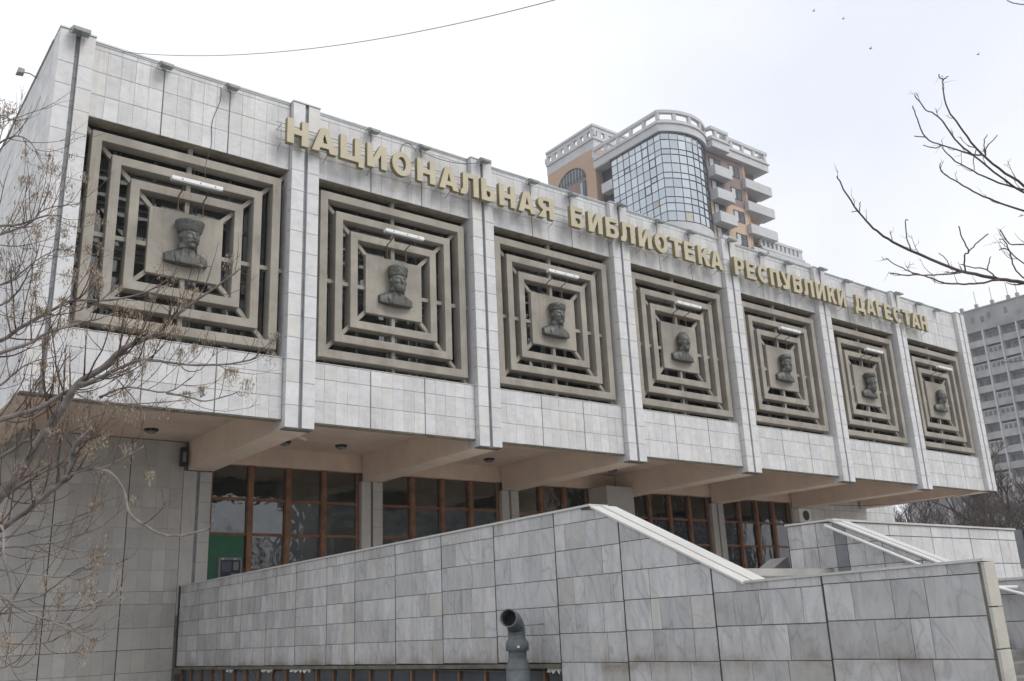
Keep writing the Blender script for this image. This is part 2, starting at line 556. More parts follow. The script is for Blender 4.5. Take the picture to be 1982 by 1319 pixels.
# shell
MB().box(0.03, XR - 0.03, 0.30, 30, 15.3, 15.62).build('roof', 'roof', lib)
MB().box(0.03, 0.28, 0.3, 30, ZC, 15.75).build('side_wall', 'mortar', lib)
MB().box(XR - 0.28, XR - 0.03, 0.3, 30, ZC, 15.75).build('side_wall', 'marble', lib)
MB().box(0.29, XR - 0.29, 29.7, 30, 0, 15.3).build('rear_wall', 'marble', lib)
for i in range(NB):
    x0, x1 = i * S + PW, (i + 1) * S
    MB().box(x0 + 0.002, x1 - 0.002, PD + 0.016, 0.62, OT, 15.86).build('parapet_panel', 'mortar_pale', lib)
    MB().box(x0 + 0.002, x1 - 0.002, PD + 0.016, 0.62, ZC + 0.01, OB - 0.01).build('spandrel_panel', 'mortar_pale', lib)
    # metal cap and sill
    c = MB()
    c.box(x0 + 0.01, x1 - 0.01, PD - 0.035, 0.66, 15.862, 15.905)
    c.box(x0 + 0.01, x1 - 0.01, PD - 0.018, PD - 0.002, 15.82, 15.861)
    c.build('parapet_cap', 'cap', lib)
    MB().box(x0 + 0.01, x1 - 0.01, PD - 0.012, 0.64, OB - 0.008, OB + 0.012).build('opening_sill', 'marble_white', lib)
    MB().box(x0 + 0.02, x1 - 0.02, PD + 0.012, PD + 0.09, ZC - 0.03, ZC + 0.008).build('drip_strip', 'mortar', lib)
# panel slabs
slabs = []
for i in range(NB):
    x0, x1 = i * S + PW, (i + 1) * S
    third = (x1 - x0) / 3
    for rows in ([OT, 14.455, 15.08, 15.69, 15.86], [ZC, 7.47, 8.065, OB - 0.012]):
        for r in range(len(rows) - 1):
            gz = 0.005
            h = rows[r + 1] - rows[r] - gz * 2
            for t in range(3):
                tw = (third - 0.026) / 5
                for k in range(5):
                    cx = x0 + t * third + 0.013 + (k + 0.5) * tw
                    slabs.append(((cx, PD, (rows[r] + rows[r + 1]) / 2), tw - 0.003, h))
lay_slabs('marble_slab', slabs, 'marble', lib, 'y', 300, 'far_marble_slabs', 3)
for i in range(NB):
    x0, x1 = i * S + PW, (i + 1) * S
    for t in (1, 2):
        xx = x0 + (x1 - x0) * t / 3
        for za, zb_ in ((OT + 0.002, 15.82), (ZC + 0.012, OB - 0.03)):
            MB().box(xx - 0.0165, xx + 0.0165, PD + 0.006, PD + 0.0155, za, zb_).build('open_joint', 'mortar', lib)
# pilasters
pil_slabs = []
for i in range(NB + 1):
    zb = ZC if i in (0, NB) else ZB
    x = i * S
    core = MB()
    core.box(x, x + 0.357, 0.024, 0.60, zb, ZT - 0.04)
    core.box(x + 0.463, x + PW, 0.024, 0.60, zb, ZT - 0.04)
    core.box(x + 0.357, x + 0.463, 0.13, 0.595, zb + 0.02, ZT - 0.045)
    p = core.build('pilaster', 'marble_pil', lib)
    MB().box(x + 0.358, x + 0.462, 0.07, 0.127, zb + 0.005, ZT - 0.05).build('channel_strip', 'channel', p)
    for zz in np.arange(zb + 0.6, ZT - 0.3, 0.595):
        MB().box(x + 0.359, x + 0.461, 0.066, 0.069, zz, zz + 0.012).build('strip_joint', 'mortar', p)
    cp = MB()
    cp.box(x - 0.012, x + PW + 0.012, -0.022, 0.64, ZT - 0.04, ZT)
    cp.build('pilaster_cap', 'cap', p)
    MB().box(x + 0.004, x + PW - 0.004, 0.03, 0.30, zb - 0.03, zb - 0.002).build('foot_strip', 'mortar', p)
    rows = [zb] + list(np.arange(7.25, 15.3, 0.595)) + [ZT - 0.042]
    for r in range(len(rows) - 1):
        h = rows[r + 1] - rows[r] - 0.011
        zc = (rows[r] + rows[r + 1]) / 2
        pil_slabs.append(((x + 0.179, 0, zc), 0.356, h, p))
        pil_slabs.append(((x + 0.634, 0, zc), 0.341, h, p))
        if i > 0:   # joint lines carry round the left cheek
            MB().box(x - 0.0015, x + 0.004, 0.026, 0.19, rows[r] - 0.006, rows[r] + 0.006).build('cheek_joint', 'mortar', p) if i < 5 and r else None
lay_slabs('pilaster_slab', pil_slabs, 'marble_pil', lib, 'y', 300, 'far_pilaster_slabs', 5)
# left gable slabs (seen edge-on, joined)
gs = []
for r, (za, zb_) in enumerate(zip([ZC] + list(np.arange(7.47, 15.6, 0.62)), list(np.arange(7.47, 15.6, 0.62)) + [15.86])):
    for k in range(48):
        gs.append(((0.0, 0.03 + (k + 0.5) * 0.43, (za + zb_) / 2), 0.422, zb_ - za - 0.014))
lay_slabs('gable_slab', gs, 'marble', lib, 'x', 0, 'gable_slabs', 9)
MB().box(-0.03, 0.28, 0.66, 30, 15.862, 15.905).build('parapet_cap', 'cap', lib)

# loggia behind each grille
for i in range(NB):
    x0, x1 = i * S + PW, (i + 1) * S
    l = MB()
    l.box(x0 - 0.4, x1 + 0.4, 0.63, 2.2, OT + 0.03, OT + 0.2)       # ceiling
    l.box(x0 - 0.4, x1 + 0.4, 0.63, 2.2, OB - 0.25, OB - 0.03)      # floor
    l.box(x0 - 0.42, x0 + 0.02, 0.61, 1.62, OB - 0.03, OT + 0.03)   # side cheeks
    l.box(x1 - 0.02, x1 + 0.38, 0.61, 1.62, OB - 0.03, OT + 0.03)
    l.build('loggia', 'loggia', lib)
    fr = MB()
    xs = np.linspace(x0 + 0.05, x1 - 0.05, 6)
    for k, xx in enumerate(xs):
        fr.box(xx - 0.045, xx + 0.045, 1.64, 1.74, OB - 0.02, OT)
        if k in (1, 3):
            fr.box(xx + 0.10, xx + 0.15, 1.66, 1.72, OB - 0.02, OT)
    for zz in (OB + 0.02, 9.55, 10.9, 11.15, 12.3, 13.2):
        fr.box(x0, x1, 1.65, 1.73, zz, zz + 0.055)
    w = fr.build('upper_window', 'upframe', lib)
    for k in range(5):
        for za, zb_ in ((OB, 9.55), (9.62, 10.9), (11.22, 12.3), (12.37, 13.2)):
            MB().box(xs[k] + 0.05, xs[k + 1] - 0.05, 1.688, 1.696, za + 0.05, zb_ - 0.02).build('pane', 'pane_up', w)
MB().box(0.3, XR - 0.3, 4.8, 5.0, 7.6, 15.2).build('inner_wall', 'room', lib)
MB().box(0.3, XR - 0.3, 1.66, 4.8, OT + 0.22, OT + 0.4).build('upper_ceiling', 'room', lib)

# soffit, beams, ground floor
MB().box(0.28, XR - 0.28, 0.64, 30, 7.53, 7.75).build('soffit', 'soffit', lib)
MB().box(0.03, XR - 0.03, 0.21, 0.62, ZC + 0.02, 7.75).build('edge_beam', 'soffit', lib)
for i in range(NB + 1):
    zb = ZC - 0.01 if i in (0, NB) else ZB - 0.02
    x = i * S
    MB().box(x + 0.006, x + PW - 0.006, 0.31, YW - 0.12, zb, 7.54).build('beam', 'soffit_beam', lib, bevel=0.012)
MB().box(6.1, 36.2, YW - 0.06, YW + 0.2, 6.94, 7.54).build('fascia', 'soffit', lib)
# left ground-floor wall with slabs
MB().box(-8, 6.0, YW + 0.016, YW + 0.35, -0.2, 7.53).build('ground_wall', 'mortar_mid', lib)
gw = []
vj = [-2.0, 0.35, 2.38, 4.36, 5.935]
rowsL = [0.25, 0.87, 1.49, 2.08, 2.72, 3.08, 3.68, 4.28, 4.88, 5.48, 6.08, 6.70, 7.50]
for a, b in zip(vj[:-1], vj[1:]):
    n = max(4, round((b - a) / 0.36))
    tw = (b - a - 0.026) / n
    for r in range(len(rowsL) - 1):
        gap = 0.014 if rowsL[r] in (1.49, 2.72, 0.87) else 0.003
        for k in range(n):
            gw.append(((a + 0.013 + (k + 0.5) * tw, YW, (rowsL[r] + rowsL[r + 1]) / 2), tw - 0.002, rowsL[r + 1] - rowsL[r] - gap))
for xx in vj[1:-1]:
    MB().box(xx - 0.012, xx + 0.012, YW + 0.006, YW + 0.0155, 0.3, 7.5).build('open_joint', 'mortar_dark', lib)
for zz in (0.87, 1.49, 2.72):
    MB().box(-2, 5.93, YW + 0.0065, YW + 0.0152, zz - 0.006, zz + 0.006).build('open_joint', 'mortar_dark', lib)
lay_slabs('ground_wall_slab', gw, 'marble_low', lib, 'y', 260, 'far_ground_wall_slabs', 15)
# columns under the beams
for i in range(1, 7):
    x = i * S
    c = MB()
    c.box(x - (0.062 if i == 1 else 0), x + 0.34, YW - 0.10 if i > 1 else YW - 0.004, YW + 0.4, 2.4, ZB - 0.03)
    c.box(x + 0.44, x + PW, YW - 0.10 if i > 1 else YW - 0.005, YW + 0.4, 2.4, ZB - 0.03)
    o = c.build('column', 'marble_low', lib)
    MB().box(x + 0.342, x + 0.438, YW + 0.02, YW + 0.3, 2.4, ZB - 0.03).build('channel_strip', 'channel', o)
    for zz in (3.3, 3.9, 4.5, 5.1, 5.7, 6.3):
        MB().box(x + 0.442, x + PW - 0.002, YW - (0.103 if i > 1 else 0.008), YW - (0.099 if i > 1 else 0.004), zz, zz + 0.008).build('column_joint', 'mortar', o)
# right wall beyond the windows
MB().box(36.0, 45.4, YW + 0.016, YW + 0.35, -0.2, 7.53).build('ground_wall', 'mortar', lib)
gw = []
for r in range(len(rowsL) - 1):
    n = 20
    for k in range(n):
        tw = (45.4 - 36.0) / n
        gw.append(((36.0 + (k + 0.5) * tw, YW, (rowsL[r] + rowsL[r + 1]) / 2), tw - 0.012, rowsL[r + 1] - rowsL[r] - 0.012))
gw = [s for s in gw if s[0][2] > 4.5]
lay_slabs('end_wall_slab', gw, 'marble', lib, 'y', 120, 'far_end_wall_slabs', 16)
# entrance pier
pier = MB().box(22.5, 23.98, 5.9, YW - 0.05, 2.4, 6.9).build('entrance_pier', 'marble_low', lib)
# room behind the glazing
rm = MB()
rm.box(5.9, 36.1, 14.0, 14.2, 2.3, 7.5)
rm.box(5.9, 36.1, 7.5, 14.0, 2.25, 2.4)
rm.box(5.75, 5.9, 7.45, 14.2, 2.3, 7.5)
rm.box(36.1, 36.25, 7.45, 14.2, 2.3, 7.5)
rm.build('reading_room', 'room', lib)
# ground-floor windows
for i in range(1, 6):
    x0, x1 = i * S + PW, (i + 1) * S - 0.06
    if i == 3:
        x1 = 22.5
    nm = 4 if i != 3 else 3
    xs = np.linspace(x0 + 0.02, x1 - 0.02, nm + 1)
    zs = [2.5, 3.69, 4.78, 5.87, 6.95]
    fr = MB()
    for k, xx in enumerate(xs):
        hw = 0.085 if 0 < k < nm else 0.05
        fr.box(xx - hw, xx + hw, YW - 0.01 if 0 < k < nm else YW + 0.06, YW + 0.22, 2.45, 6.938)
    w = fr.build('ground_window', 'wood', lib, bevel=0.008)
    for k in range(nm):
        a = xs[k] + (0.087 if k else 0.052)
        b = xs[k + 1] - (0.087 if k < nm - 1 else 0.052)
        for zi, zz in enumerate(zs):
            MB().box(a, b, YW + 0.09, YW + 0.17, zz - 0.045, zz + 0.045 if zi < 4 else 6.937).build('transom', 'wood', w)
        for r in range(4):
            if i == 1 and k == 0 and r < 2:
                continue
            pn = MB().box(a, b, YW + 0.125, YW + 0.131, zs[r] + 0.047, zs[r + 1] - 0.047)
            o = pn.build('pane', 'pane', w)
            o.rotation_euler = (R_.gauss(0, 0.006), 0, R_.gauss(0, 0.006))
    if i >= 4:
        cu = MB()
        n = 90
        pts = [(x0 + 0.1 + (x1 - x0 - 0.2) * k / n, YW + 0.55 + 0.05 * math.sin(k * 0.9) + 0.02 * math.sin(k * 2.3)) for k in range(n + 1)]
        vsx = [(p[0], p[1], 2.5) for p in pts] + [(p[0], p[1], 6.1) for p in pts]
        cu.add(vsx, [(k, k + 1, n + 2 + k, n + 1 + k) for k in range(n)])
        cu.build('curtain', 'curtain', w, smooth=True)

# ================================================================== GRILLES
ORD = ['first', 'second', 'third', 'fourth', 'fifth', 'sixth', 'last']
WHO = ['tall flared fur hat and moustache', 'high fur hat and full short beard', 'fur hat and thin moustache', 'bare curly hair and goatee', 'round flat fur hat and beard', 'shaggy fur hat and long beard', 'bare short hair and no beard']
ZG = 11.12


def grille(i):
    cx = i * S + (PW + S) / 2
    t = thing('concrete_grille', (cx, 0.25, OB), f'{ORD[i]} beige grille of nested square frames counted from the left corner', 'grille', 'square concrete grilles along the library front')
    yf = [0.24, 0.29, 0.33]
    for k, (ho, hi) in enumerate(((2.415, 2.185), (1.915, 1.69), (1.425, 1.20))):
        m = MB()
        y0, y1 = yf[k], yf[k] + 0.36
        o = [(cx - ho, ZG - ho), (cx + ho, ZG - ho), (cx + ho, ZG + ho), (cx - ho, ZG + ho)]
        n = [(cx - hi, ZG - hi), (cx + hi, ZG - hi), (cx + hi, ZG + hi), (cx - hi, ZG + hi)]
        vs = [(x, y0, z) for x, z in o] + [(x, y0, z) for x, z in n] + [(x, y1, z) for x, z in o] + [(x, y1, z) for x, z in n]
        fs = []
        for a in range(4):
            b = (a + 1) % 4
            fs += [(a, b, 4 + b, 4 + a), (8 + b, 8 + a, 12 + a, 12 + b), (8 + a, 8 + b, b, a), (4 + a, 4 + b, 12 + b, 12 + a)]
        m.add(vs, fs)
        m.build('square_frame', 'concrete', t, bevel=0.012)
    hw, hh = 0.925, 0.875
    MB().box(cx - hw, cx + hw, 0.37, 0.52, ZG - 0.03 - hh, ZG - 0.03 + hh).build('plaque', 'concrete', t, bevel=0.01)
    e = 2.60
    for dx, dz in ((1, 0), (-1, 0), (0, 1), (0, -1)):
        a, b = 0.86, e
        m = MB()
        if dx:
            m.box(min(cx + dx * a, cx + dx * b), max(cx + dx * a, cx + dx * b), 0.44, 0.56, ZG - 0.16 - 0.055, ZG - 0.16 + 0.055)
        else:
            m.box(cx - 0.055, cx + 0.055, 0.44, 0.56, min(ZG + dz * a, ZG + dz * (b + 0.1)), max(ZG + dz * a, ZG + dz * (b + 0.1)))
        m.build('spoke', 'concrete', t)
    for dx in (1, -1):
        for dz in (1, -1):
            m = MB()
            p0, p1 = Vector((cx + dx * 0.88, 0.45, ZG + dz * 0.85)), Vector((cx + dx * 2.60, 0.45, ZG + dz * 2.62))
            q = Vector((-dz, 0, dx)).normalized() * 0.055
            m.hexa([p0 - q, p0 + q, p1 + q, p1 - q], [v + Vector((0, 0.11, 0)) for v in (p0 - q, p0 + q, p1 + q, p1 - q)])
            m.build('spoke', 'concrete', t)
    return cx


# ================================================================== BUSTS (signed-distance solids turned into meshes)
def surf_net(f, lo, hi, h):
    ax = [np.arange(lo[k], hi[k] + h, h) for k in range(3)]
    X, Y, Z = np.meshgrid(*ax, indexing='ij')
    V = f(X, Y, Z)
    nx, ny, nz_ = [n - 1 for n in V.shape]
    ins = V < 0
    cnt = np.zeros((nx, ny, nz_), int)
    acc = np.zeros((nx, ny, nz_, 3))
    num = np.zeros((nx, ny, nz_))
    cor = [(a, b, c) for a in (0, 1) for b in (0, 1) for c in (0, 1)]
    sl = lambda A, o: A[o[0]:o[0] + nx, o[1]:o[1] + ny, o[2]:o[2] + nz_]
    for a in cor:
        cnt += sl(ins, a)
    for a in cor:
        for k in range(3):
            if a[k] == 0:
                b = list(a); b[k] = 1
                va, vb = sl(V, a), sl(V, b)
                cross = (va < 0) != (vb < 0)
                t = np.where(cross, va / np.where(np.abs(va - vb) < 1e-12, 1, va - vb), 0)
                for q in range(3):
                    acc[..., q] += np.where(cross, a[q] + (t if q == k else 0), 0)
                num += cross
    act = (cnt > 0) & (cnt < 8)
    idx = -np.ones(act.shape, int)
    idx[act] = np.arange(act.sum())
    I = np.argwhere(act)
    P = (I + acc[act] / num[act][:, None]) * h + np.array([ax[0][0], ax[1][0], ax[2][0]])
    F = []
    for k in range(3):
        u, v = (k + 1) % 3, (k + 2) % 3
        A = [slice(None)] * 3; B = [slice(None)] * 3
        A[k] = slice(0, -1); B[k] = slice(1, None)
        sa, sb = ins[tuple(A)], ins[tuple(B)]
        E_ = np.argwhere(sa != sb)
        E_ = E_[(E_[:, u] > 0) & (E_[:, v] > 0) & (E_[:, u] < act.shape[u]) & (E_[:, v] < act.shape[v]) & (E_[:, k] < act.shape[k])]
        if not len(E_):
            continue
        def cell(du, dv):
            C = E_.copy(); C[:, u] -= du; C[:, v] -= dv
            return idx[C[:, 0], C[:, 1], C[:, 2]]
        q = np.stack([cell(1, 1), cell(0, 1), cell(0, 0), cell(1, 0)], 1)
        fl = sa[tuple(E_.T)]
        q[~fl] = q[~fl][:, ::-1]
        F.append(q[(q >= 0).all(1)])
    return P, np.concatenate(F)


def ell(p, c, r):
    x, y, z = (p[0] - c[0]) / r[0], (p[1] - c[1]) / r[1], (p[2] - c[2]) / r[2]
    k = np.sqrt(x * x + y * y + z * z)
    return (k - 1) * min(r)


def cap(p, a, b, r0, r1):
    a, b = np.array(a, float), np.array(b, float)
    d = b - a
    t = np.clip(((p[0] - a[0]) * d[0] + (p[1] - a[1]) * d[1] + (p[2] - a[2]) * d[2]) / (d @ d), 0, 1)
    return np.sqrt((p[0] - a[0] - t * d[0]) ** 2 + (p[1] - a[1] - t * d[1]) ** 2 + (p[2] - a[2] - t * d[2]) ** 2) - (r0 + (r1 - r0) * t)


def su(a, b, k):
    h = np.clip(0.5 + 0.5 * (b - a) / k, 0, 1)
    return b * (1 - h) + a * h - k * h * (1 - h)


def ss(a, b, k):
    return -su(-a, b, k)


def wool(p, s):
    return np.sin(p[0] * s) * np.sin(p[1] * s * 1.13 + 1.3) * np.sin(p[2] * s * 0.94 + 0.6)


def bust_sdf(kind):
    # x right, y depth (negative = out of the wall), z up; 0 at the plaque face
    yaw = math.radians([13, 2, 0, -2, -2, -2, 3][kind])
    hc = (0.02, -0.27, 0.13)
    HS = 1.34
    cy, sy = math.cos(yaw), math.sin(yaw)

    def f(X, Y, Z):
        p = (X, Y, Z)
        dx, dy, dz = (X - hc[0]) / HS, (Y - hc[1]) / HS, (Z - hc[2]) / HS
        # face frame: s sideways, w forward
        w = dx * sy - dy * cy
        s = dx * cy + dy * sy
        q = (s, w, dz)
        head = ell(q, (0, 0.0, 0.03), (0.190, 0.205, 0.235))
        head = su(head, ell(q, (0, 0.060, -0.110), (0.150, 0.140, 0.145)), 0.05)        # jaw
        head = su(head, cap(q, (-0.09, 0.155, 0.065), (0.09, 0.155, 0.065), 0.032, 0.032), 0.03)   # brow
        for sg in (-1, 1):
            head = su(head, ell(q, (sg * 0.092, 0.135, -0.035), (0.05, 0.05, 0.045)), 0.03)       # cheekbone
            head = ss(head, ell(q, (sg * 0.066, 0.208, 0.022), (0.046, 0.04, 0.028)), 0.018)      # socket
            head = su(head, ell(q, (sg * 0.066, 0.166, 0.018), (0.03, 0.026, 0.019)), 0.006)      # eye
            head = su(head, cap(q, (sg * 0.035, 0.195, 0.055), (sg * 0.105, 0.165, 0.052), 0.014, 0.010), 0.012)
            head = su(head, ell(q, (sg * 0.196, -0.01, 0.0), (0.022, 0.045, 0.062)), 0.012)       # ear
        head = su(head, cap(q, (0, 0.190, 0.05), (0, 0.245, -0.055), 0.022, 0.031), 0.022)        # nose
        head = su(head, ell(q, (0, 0.205, -0.062), (0.042, 0.03, 0.02)), 0.014)
        head = su(head, cap(q, (-0.05, 0.175, -0.125), (0.05, 0.175, -0.125), 0.013, 0.013), 0.014)
        head = su(head, cap(q, (-0.042, 0.172, -0.15), (0.042, 0.172, -0.15), 0.014, 0.014), 0.012)
        head = ss(head, cap(q, (-0.06, 0.198, -0.138), (0.06, 0.198, -0.138), 0.006, 0.006), 0.008)
        head = su(head, ell(q, (0, 0.155, -0.205), (0.055, 0.05, 0.04)), 0.03)
        if kind in (0, 2, 4, 5, 1):                                                          # moustache
            k = 0.034 if kind == 0 else 0.022
            for sg in (-1, 1):
                head = su(head, cap(q, (sg * 0.012, 0.205, -0.10), (sg * (0.115 if kind == 0 else 0.085), 0.165, -0.135), k, k * 0.5), 0.014)
        if kind in (1, 4):
            b = ell(q, (0, 0.095, -0.17), (0.135, 0.125, 0.115)) + 0.010 * wool(q, 75)
            head = su(head, b, 0.03)
        if kind == 5:
            b = ell(q, (0, 0.11, -0.22), (0.12, 0.115, 0.18)) + 0.010 * wool((s * 2, w, dz * 0.4), 70)
            head = su(head, b, 0.03)
        if kind == 3:
            head = su(head, ell(q, (0, 0.155, -0.215), (0.055, 0.06, 0.075)) + 0.006 * wool(q, 90), 0.02)
        # hats and hair
        if kind in (0, 1, 2, 4, 5):
            bot, top, z0, z1 = {0: (0.22, 0.292, 0.085, 0.335), 1: (0.215, 0.245, 0.095, 0.36), 2: (0.212, 0.25, 0.095, 0.31), 4: (0.215, 0.23, 0.10, 0.30), 5: (0.215, 0.255, 0.09, 0.31)}[kind]
            t = np.clip((dz - z0) / (z1 - z0), 0, 1)
            rr = np.sqrt(s * s + ((w + 0.015) / 1.1) ** 2)
            rad = bot + (top - bot) * t
            d1 = rr - rad
            d2 = np.maximum(z0 - dz - 0.06 * (w < -0.02) * 0, dz - z1)
            rd = {0: 0.04, 1: 0.06, 2: 0.07, 4: 0.11, 5: 0.10}[kind]
            hat = np.minimum(np.maximum(d1 + rd, d2 + rd), 0) + np.sqrt(np.maximum(d1 + rd, 0) ** 2 + np.maximum(d2 + rd, 0) ** 2) - rd
            hat = hat + (0.010 if kind in (1, 2, 5) else 0.006) * wool(q, 62 if kind != 5 else 48)
            head = su(head, hat, 0.012)
        elif kind == 3:
            hr = ell(q, (0, -0.03, 0.12), (0.205, 0.205, 0.195)) + 0.018 * wool(q, 46)
            hr = ss(hr, ell(q, (0, 0.24, 0.03), (0.15, 0.16, 0.14)), 0.02)
            head = su(head, hr, 0.015)
        else:
            hr = ell(q, (0, -0.03, 0.105), (0.188, 0.198, 0.18)) + 0.007 * wool((s, w * 0.5, dz), 70)
            hr = ss(hr, ell(q, (0, 0.23, 0.02), (0.15, 0.15, 0.14)), 0.02)
            head = su(head, hr, 0.012)
        head = head * HS
        body = cap(p, (0.0, -0.23, 0.02), (0.0, -0.15, -0.36), 0.185, 0.22)
        # high collar ring, flat sloping shoulders, chest plate
        col = np.maximum(np.abs(np.sqrt((X / 1.12) ** 2 + ((Y + 0.20) / 1.0) ** 2) - 0.205) - 0.022, np.abs(Z + 0.17 + 0.25 * (Y + 0.20)) - 0.075)
        sh = ell(p, (0.0, -0.06, -0.55), (0.70, 0.22, 0.36))
        chest = ell(p, (0.0, -0.13, -0.54), (0.44, 0.24, 0.35))
        body = su(body, su(sh, chest, 0.08), 0.07)
        body = su(body, col, 0.02)
        # coat front: opening, lapels, sleeve seams
        body = ss(body, cap(p, (0.0, -0.34, -0.22), (0.02, -0.41, -0.66), 0.016, 0.018), 0.012)
        for sg in (-1, 1):
            body = su(body, cap(p, (sg * 0.13, -0.33, -0.22), (sg * 0.20, -0.345, -0.64), 0.022, 0.036), 0.015)
            body = ss(body, cap(p, (sg * 0.095, -0.38, -0.26), (sg * 0.13, -0.395, -0.64), 0.014, 0.016), 0.014)
            body = ss(body, cap(p, (sg * 0.36, -0.24, -0.34), (sg * 0.30, -0.31, -0.68), 0.014, 0.016), 0.02)
        foot = -0.575 - 0.05 * np.cos(np.clip(X / 0.54, -1, 1) * 1.57)
        body = np.maximum(body, foot - Z)
        body = np.maximum(body, np.abs(X) - 0.56)
        d = su(head, body, 0.03)
        return np.maximum(d, Y - 0.02)
    return f


BUST_LABEL = ['bronze bust of a moustached man in a tall flared fur hat, nearest the left corner',
              'bronze bust of a bearded man in a high straight fur hat on the second plaque',
              'bronze bust of a man in a low fur hat with thin moustache, third plaque',
              'bronze bust of a curly-haired bareheaded man with a goatee, fourth plaque',
              'bronze bust of a bearded man in a round flat-topped fur hat, fifth plaque',
              'bronze bust of a man with a long beard and shaggy hat, sixth plaque',
              'bronze bust of a bareheaded short-haired man, on the rightmost plaque']


def bust(i, cx):
    h = 0.0165 if i < 3 else 0.021
    P, F = surf_net(bust_sdf(i), (-0.64, -0.74, -0.68), (0.64, 0.06, 0.72), h)
    o_ = Vector((cx, 0.372, ZG - 0.01))
    m = MB()
    sc = 0.95
    m.v = [(o_.x + p[0] * sc, o_.y + p[1] * sc * 0.74, o_.z + p[2] * sc) for p in P]
    m.f = [tuple(int(k) for k in q) for q in F]
    m.mi = [0] * len(m.f)
    o = m.build('portrait_bust', 'bronze', None, smooth=True)
    tag(o, BUST_LABEL[i], 'bust', 'bronze portrait busts on the grilles')


# strip light over each portrait
def strip_light(i, cx):
    t = thing('strip_light', (cx, 0.2, 12.4), f'white tube light fitting over the {WHO[i]} portrait', 'light', 'white strip lights over the portraits')
    z = 12.50
    MB().box(cx - 0.64, cx + 0.64, -0.28, -0.13, z, z + 0.10).build('housing', 'white', t, bevel=0.012)
    MB().box(cx - 0.61, cx + 0.61, -0.27, -0.14, z - 0.03, z - 0.002).build('diffuser', 'lampbody', t)
    for sx in (-0.27, 0.36):
        MB().tube([(cx + sx, -0.14, z + 0.03), (cx + sx, 0.12, z - 0.10), (cx + sx, 0.30, z - 0.14), (cx + sx, 0.31, z - 0.55)], 0.018, 6).build('bracket', 'rust', t)
    for sx in (-0.4, 0.05, 0.42):
        MB().box(cx + sx, cx + sx + 0.03, -0.288, -0.2805, z + 0.03, z + 0.07).build('clip', 'lampbody', t)


for i in range(NB):
    cx = grille(i)
    bust(i, cx)
    strip_light(i, cx)

# ================================================================== SIGN LETTERS
H, SS, BB = 0.745, 0.2, 0.15


def arc(cx, cy, rx, ry, a0, a1, n=10):
    return [(cx + rx * math.cos(math.radians(a0 + (a1 - a0) * k / n)), cy + ry * math.sin(math.radians(a0 + (a1 - a0) * k / n))) for k in range(n + 1)]


